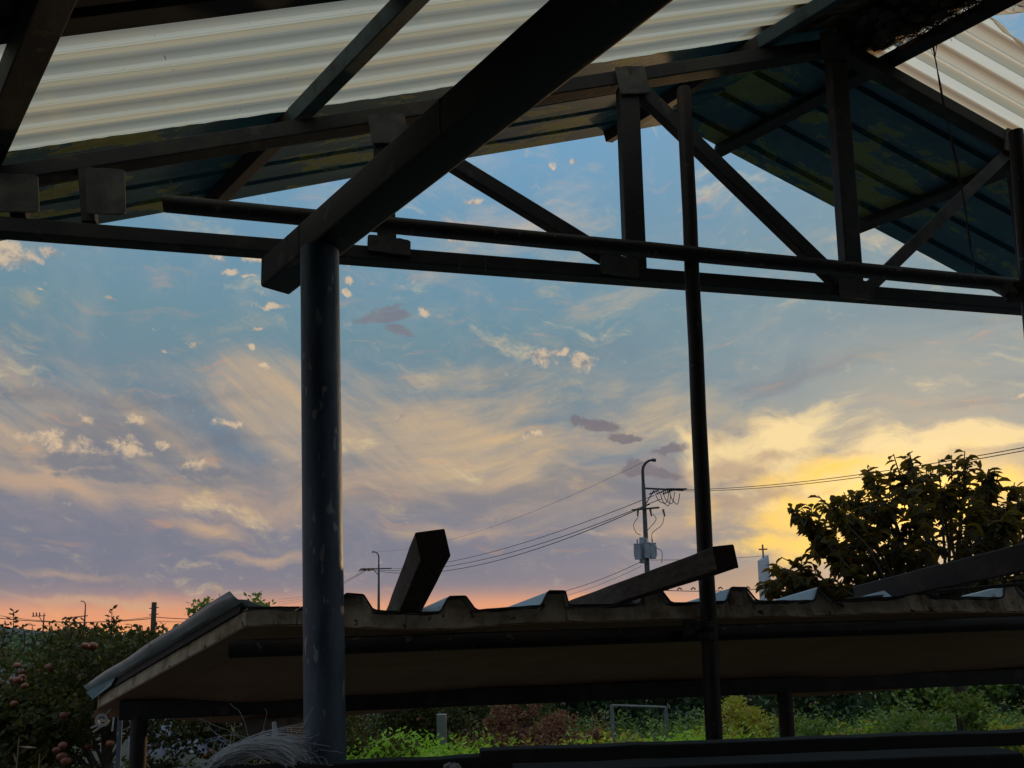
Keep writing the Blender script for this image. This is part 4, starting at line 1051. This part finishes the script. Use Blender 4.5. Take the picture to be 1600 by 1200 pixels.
def insul(p, d, parent, L=.55, r=.09):
    g = G(); d = d.normalized()
    for k in range(5):
        c = p + d * (L * k / 5); prism(g, c, c + d * .05, circ(r * (1 - .08 * k), 10))
    tube(g, [p, p + d * L], .03, 6); g.build('insulator', M_WIRE, parent)
arm(1007, 763, 1067, 766, pole); arm(987, 797, 1030, 793, pole, YM - .2)
tube(G(), [pm(1008, 789), pm(1022, 766)], .035, 6).build('brace', M_WIRE, pole)
for x in (1042, 1052, 1062): insul(pm(x, 765), Vector((1, -.6, -.02)), pole, .45)
for x in (1029, 1040, 1050): insul(pm(x, 766), Vector((-1, .2, -.38)), pole, .6)
for x, s_ in ((997, -.1), (1016, .15), (1036, .2)): insul(pm(x, 796, YM - .3), Vector((s_, 0, -1)), pole, .42, .08)
for x0, y0, x1, y1 in ((1024, 772, 1043, 781), (1036, 770, 1052, 782), (1046, 768, 1060, 784), (1032, 772, 1046, 786)):
    a, b_ = pm(x0, y0), pm(x1, y1); tube(G(), smoothpts([a, a.lerp(b_, .25) - Vector((0, 0, .30)), a.lerp(b_, .75) - Vector((0, 0, .30)), b_, b_ + Vector((.10, 0, .5))]), .024, 5).build('jumper', M_WIRE, pole)
for pts in ([(997, 808), (990, 820), (994, 832), (1001, 836)], [(1020, 803), (1025, 812), (1014, 826), (1009, 830)], [(1038, 806), (1034, 820), (1020, 832), (1018, 842)], [(1025, 856), (1034, 862), (1034, 880)]):
    tube(G(), smoothpts([pm(*q_) for q_ in pts]), .020, 5).build('jumper', M_WIRE, pole)
def transformer(x, y):
    c = pm(x, y, YM - .35); g = G(); tube(g, [c - Vector((0, 0, .45)), c - Vector((0, 0, .42)), c + Vector((0, 0, .42)), c + Vector((0, 0, .45))], .20, 16)
    prism(g, c + Vector((0, 0, .40)), c + Vector((0, 0, .46)), circ(.23, 16))
    for a in range(8): t_ = a * pi / 4; q_ = c + Vector((.22 * cos(t_), .22 * sin(t_), 0)); prism(g, q_ - Vector((0, 0, .3)), q_ + Vector((0, 0, .3)), rect(.03, .03, .004))
    tube(g, [c + Vector((0, 0, .45)), c + Vector((0, 0, .72))], .05, 8); g.build('transformer', M_TRANSF, pole, sm=True)
for x, y in ((996.5, 862), (1011, 860), (1020, 861)): transformer(x, y)
bar(pm(993, 868, YM - .1), pm(1024, 868, YM - .1), .08, .08, .01).build('bracket', M_WIRE, pole)
pipe(G(), pm(1004.5, 880), pm(1004, 840), .20, 12, .02).build('pole_sleeve', M_TRANSF, pole, sm=True)
pole2, b2, H2 = bentpole(592, 862, 91, .20, .10, -1, 'smaller bent-top pole with one-sided crossarm left of the upright timber', .55)
arm(563, 889, 612, 888, pole2, 91, .12)
for x in (570, 577, 584): insul(PY(x, 889, 91), Vector((-1, .2, -.25)), pole2, .8, .16)
tube(G(), [PY(583, 890, 91), PY(592, 899, 91)], .05, 5).build('brace', M_WIRE, pole2)
pole3, b3, H3 = bentpole(134, 939, 190, .26, .15, -1, 'distant bent-top pole in the middle of the orchard skyline', .9)
arm(100, 966, 137, 962, pole3, 190, .22)
tube(G(), [PY(127, 965, 190), PY(133, 972, 190)], .10, 5).build('brace', M_WIRE, pole3)
for x in (103, 112, 120): insul(PY(x, 965, 190), Vector((-1, .2, -.4)), pole3, 1.3, .3)
pole4, b4, H4 = bentpole(70, 943, 190, .22, .10, 0, 'distant thin straight pole with small crossarm at far left', .9)
arm(50, 963, 71, 962, pole4, 190, .2)
for x in (52, 57, 62): tube(G(), [PY(x, 963, 190), PY(x, 957, 190)], .15, 6).build('insulator', M_WIRE, pole4)
tube(G(), [PY(61, 963, 190), PY(69, 976, 190)], .09, 5).build('brace', M_WIRE, pole4)
pole5, b5, H5 = bentpole(51, 974, 330, .28, .16, -1, 'smallest and farthest bent-top pole left of the thin straight one', 1.2)
arm(40, 976, 56, 977, pole5, 330, .3)
p = PY(241, 941, 38); t = thing('wooden_pole', 'short dark wooden pole behind the sloping edge of the lean-to', 'pole', (p.x, p.y, 0))
tube(G(), [(p.x, p.y, 0), (p.x, p.y, p.z)], .125, 14, .115).build('shaft', M_WPOLE, t, sm=True)
for dz in (-.3, -.62): tube(G(), [(p.x - .22, p.y, p.z + dz), (p.x + .25, p.y - .05, p.z + dz + .04)], .025, 5).build('peg', M_WIRE, t)
def wire(pts2, label, r=.02, sag=0, n=20, Y=None):
    a, b_ = [PY(*q_) for q_ in pts2]; tag(tube(G(), sagline(a, b_, sag, n), r, 5).build('overhead_wire', M_WIRE, at=a), label, 'wire', 'overhead wires')
names = ['upper', 'middle', 'lower']
for i, (y0, y1, x0) in enumerate(((776, 881.5, 1022), (781, 883, 1034), (790, 885, 1015))):
    wire(((x0, y0 - 2, YM), (585, 889 + i * 1.2, 91)), '%s wire of the three sagging from the big pole to the pole by the column' % names[i], .022 + .003 * i, 1.2 + .25 * i)
    wire(((573, 889 + i, 91), (435, 936 + i * 4, 120)), '%s wire of the bundle running left from the smaller bent-top pole' % names[i], .016, .9)
wire(((1005, 722, YM), (590, 862, 91)), 'faint thin topmost line between the two bent-top poles', .010, 1.2)
wire(((1066, 765, YM), (1660, 688, 22)), 'upper dark wire running right from the big pole behind the tree', .016, .35)
wire(((1064, 767, YM), (1660, 693, 22)), 'lower dark wire running right from the big pole behind the tree', .016, .38)
wire(((1003, 877, YM), (840, 932, 60)), 'thin wire dropping left from beneath the transformers', .018, .3)
wire(((1003, 884, YM), (870, 934, 60)), 'second thin wire dropping left below the transformers', .012, .2)
wire(((1010, 875, YM), (1200, 868, 60)), 'thin level wire passing the church cross', .016, .1)
wire(((0, 966, 190), (241, 966, 190)), 'long wire strung over the orchard skyline, left span', .10, 1.0)
wire(((0, 962, 190), (241, 963, 190)), 'higher wire over the orchard skyline, left span', .06, 1.5)
wire(((241, 964, 190), (420, 960, 190)), 'long wire strung over the orchard skyline, right span', .09, .8)
wire(((241, 970, 190), (330, 968, 190)), 'lower wire right of the short wooden pole', .06, .4)
a, b_ = PY(1030, 922, 20), PY(1200, 919, 20)
g = tube(G(), sagline(a, b_, .05), .010, 4)
for i in range(8): c = a.lerp(b_, (i + .5) / 8); tube(g, [c - Vector((.06, 0, 0)), c + Vector((0, 0, .05)), c + Vector((.06, 0, 0))], .02, 5)
tag(g.build('beaded_line', M_WIRE, at=a), 'line with small evenly spaced ties just above the lean-to ribs', 'line')
# church steeple
YC = 115; p0, p1 = PY(1190, 878, YC), PY(1200, 878, YC); cxm = (p0 + p1) / 2; w_ = (p1 - p0).length
ch = thing('church_steeple', 'pale blue-white church steeple topped by a cross, half hidden by the tree', 'church', (cxm.x, cxm.y, 0))
H = PY(1200, 868, YC).z
g = G(); g.add([(cxm.x - w_ * .62, YC - 1, 0), (cxm.x + w_ * .62, YC - 1, 0), (cxm.x + w_ * .62, YC + 2, 0), (cxm.x - w_ * .62, YC + 2, 0), (cxm.x - w_ * .46, YC - 1, H - .6), (cxm.x + w_ * .3, YC - 1, H), (cxm.x + w_ * .3, YC + 2, H), (cxm.x - w_ * .46, YC + 2, H - .6)],
           [(0, 1, 5, 4), (1, 2, 6, 5), (2, 3, 7, 6), (3, 0, 4, 7), (4, 5, 6, 7)])
g.build('tower', M_CHURCH, ch)
for i in range(5):
    x = cxm.x - w_ * .46 + i * w_ * .19; prism(G(), (x - w_ * .06, YC - 1.03, .2), (x, YC - 1.03, H - .9), rect(.07, .05, .01)).build('fin', M_CHURCH, ch)
cp = PY(1191.5, 852, YC); base_ = Vector((cp.x, YC, H - .7))
bar(base_, (cp.x, YC, cp.z + .1), .2, .2, .02, Vector((0, 1, 0))).build('cross_upright', M_CROSS, ch)
bar((cp.x - .62, YC - .12, cp.z - .62), (cp.x + .62, YC - .12, cp.z - .62), .2, .2, .02).build('cross_arm', M_CROSS, ch)
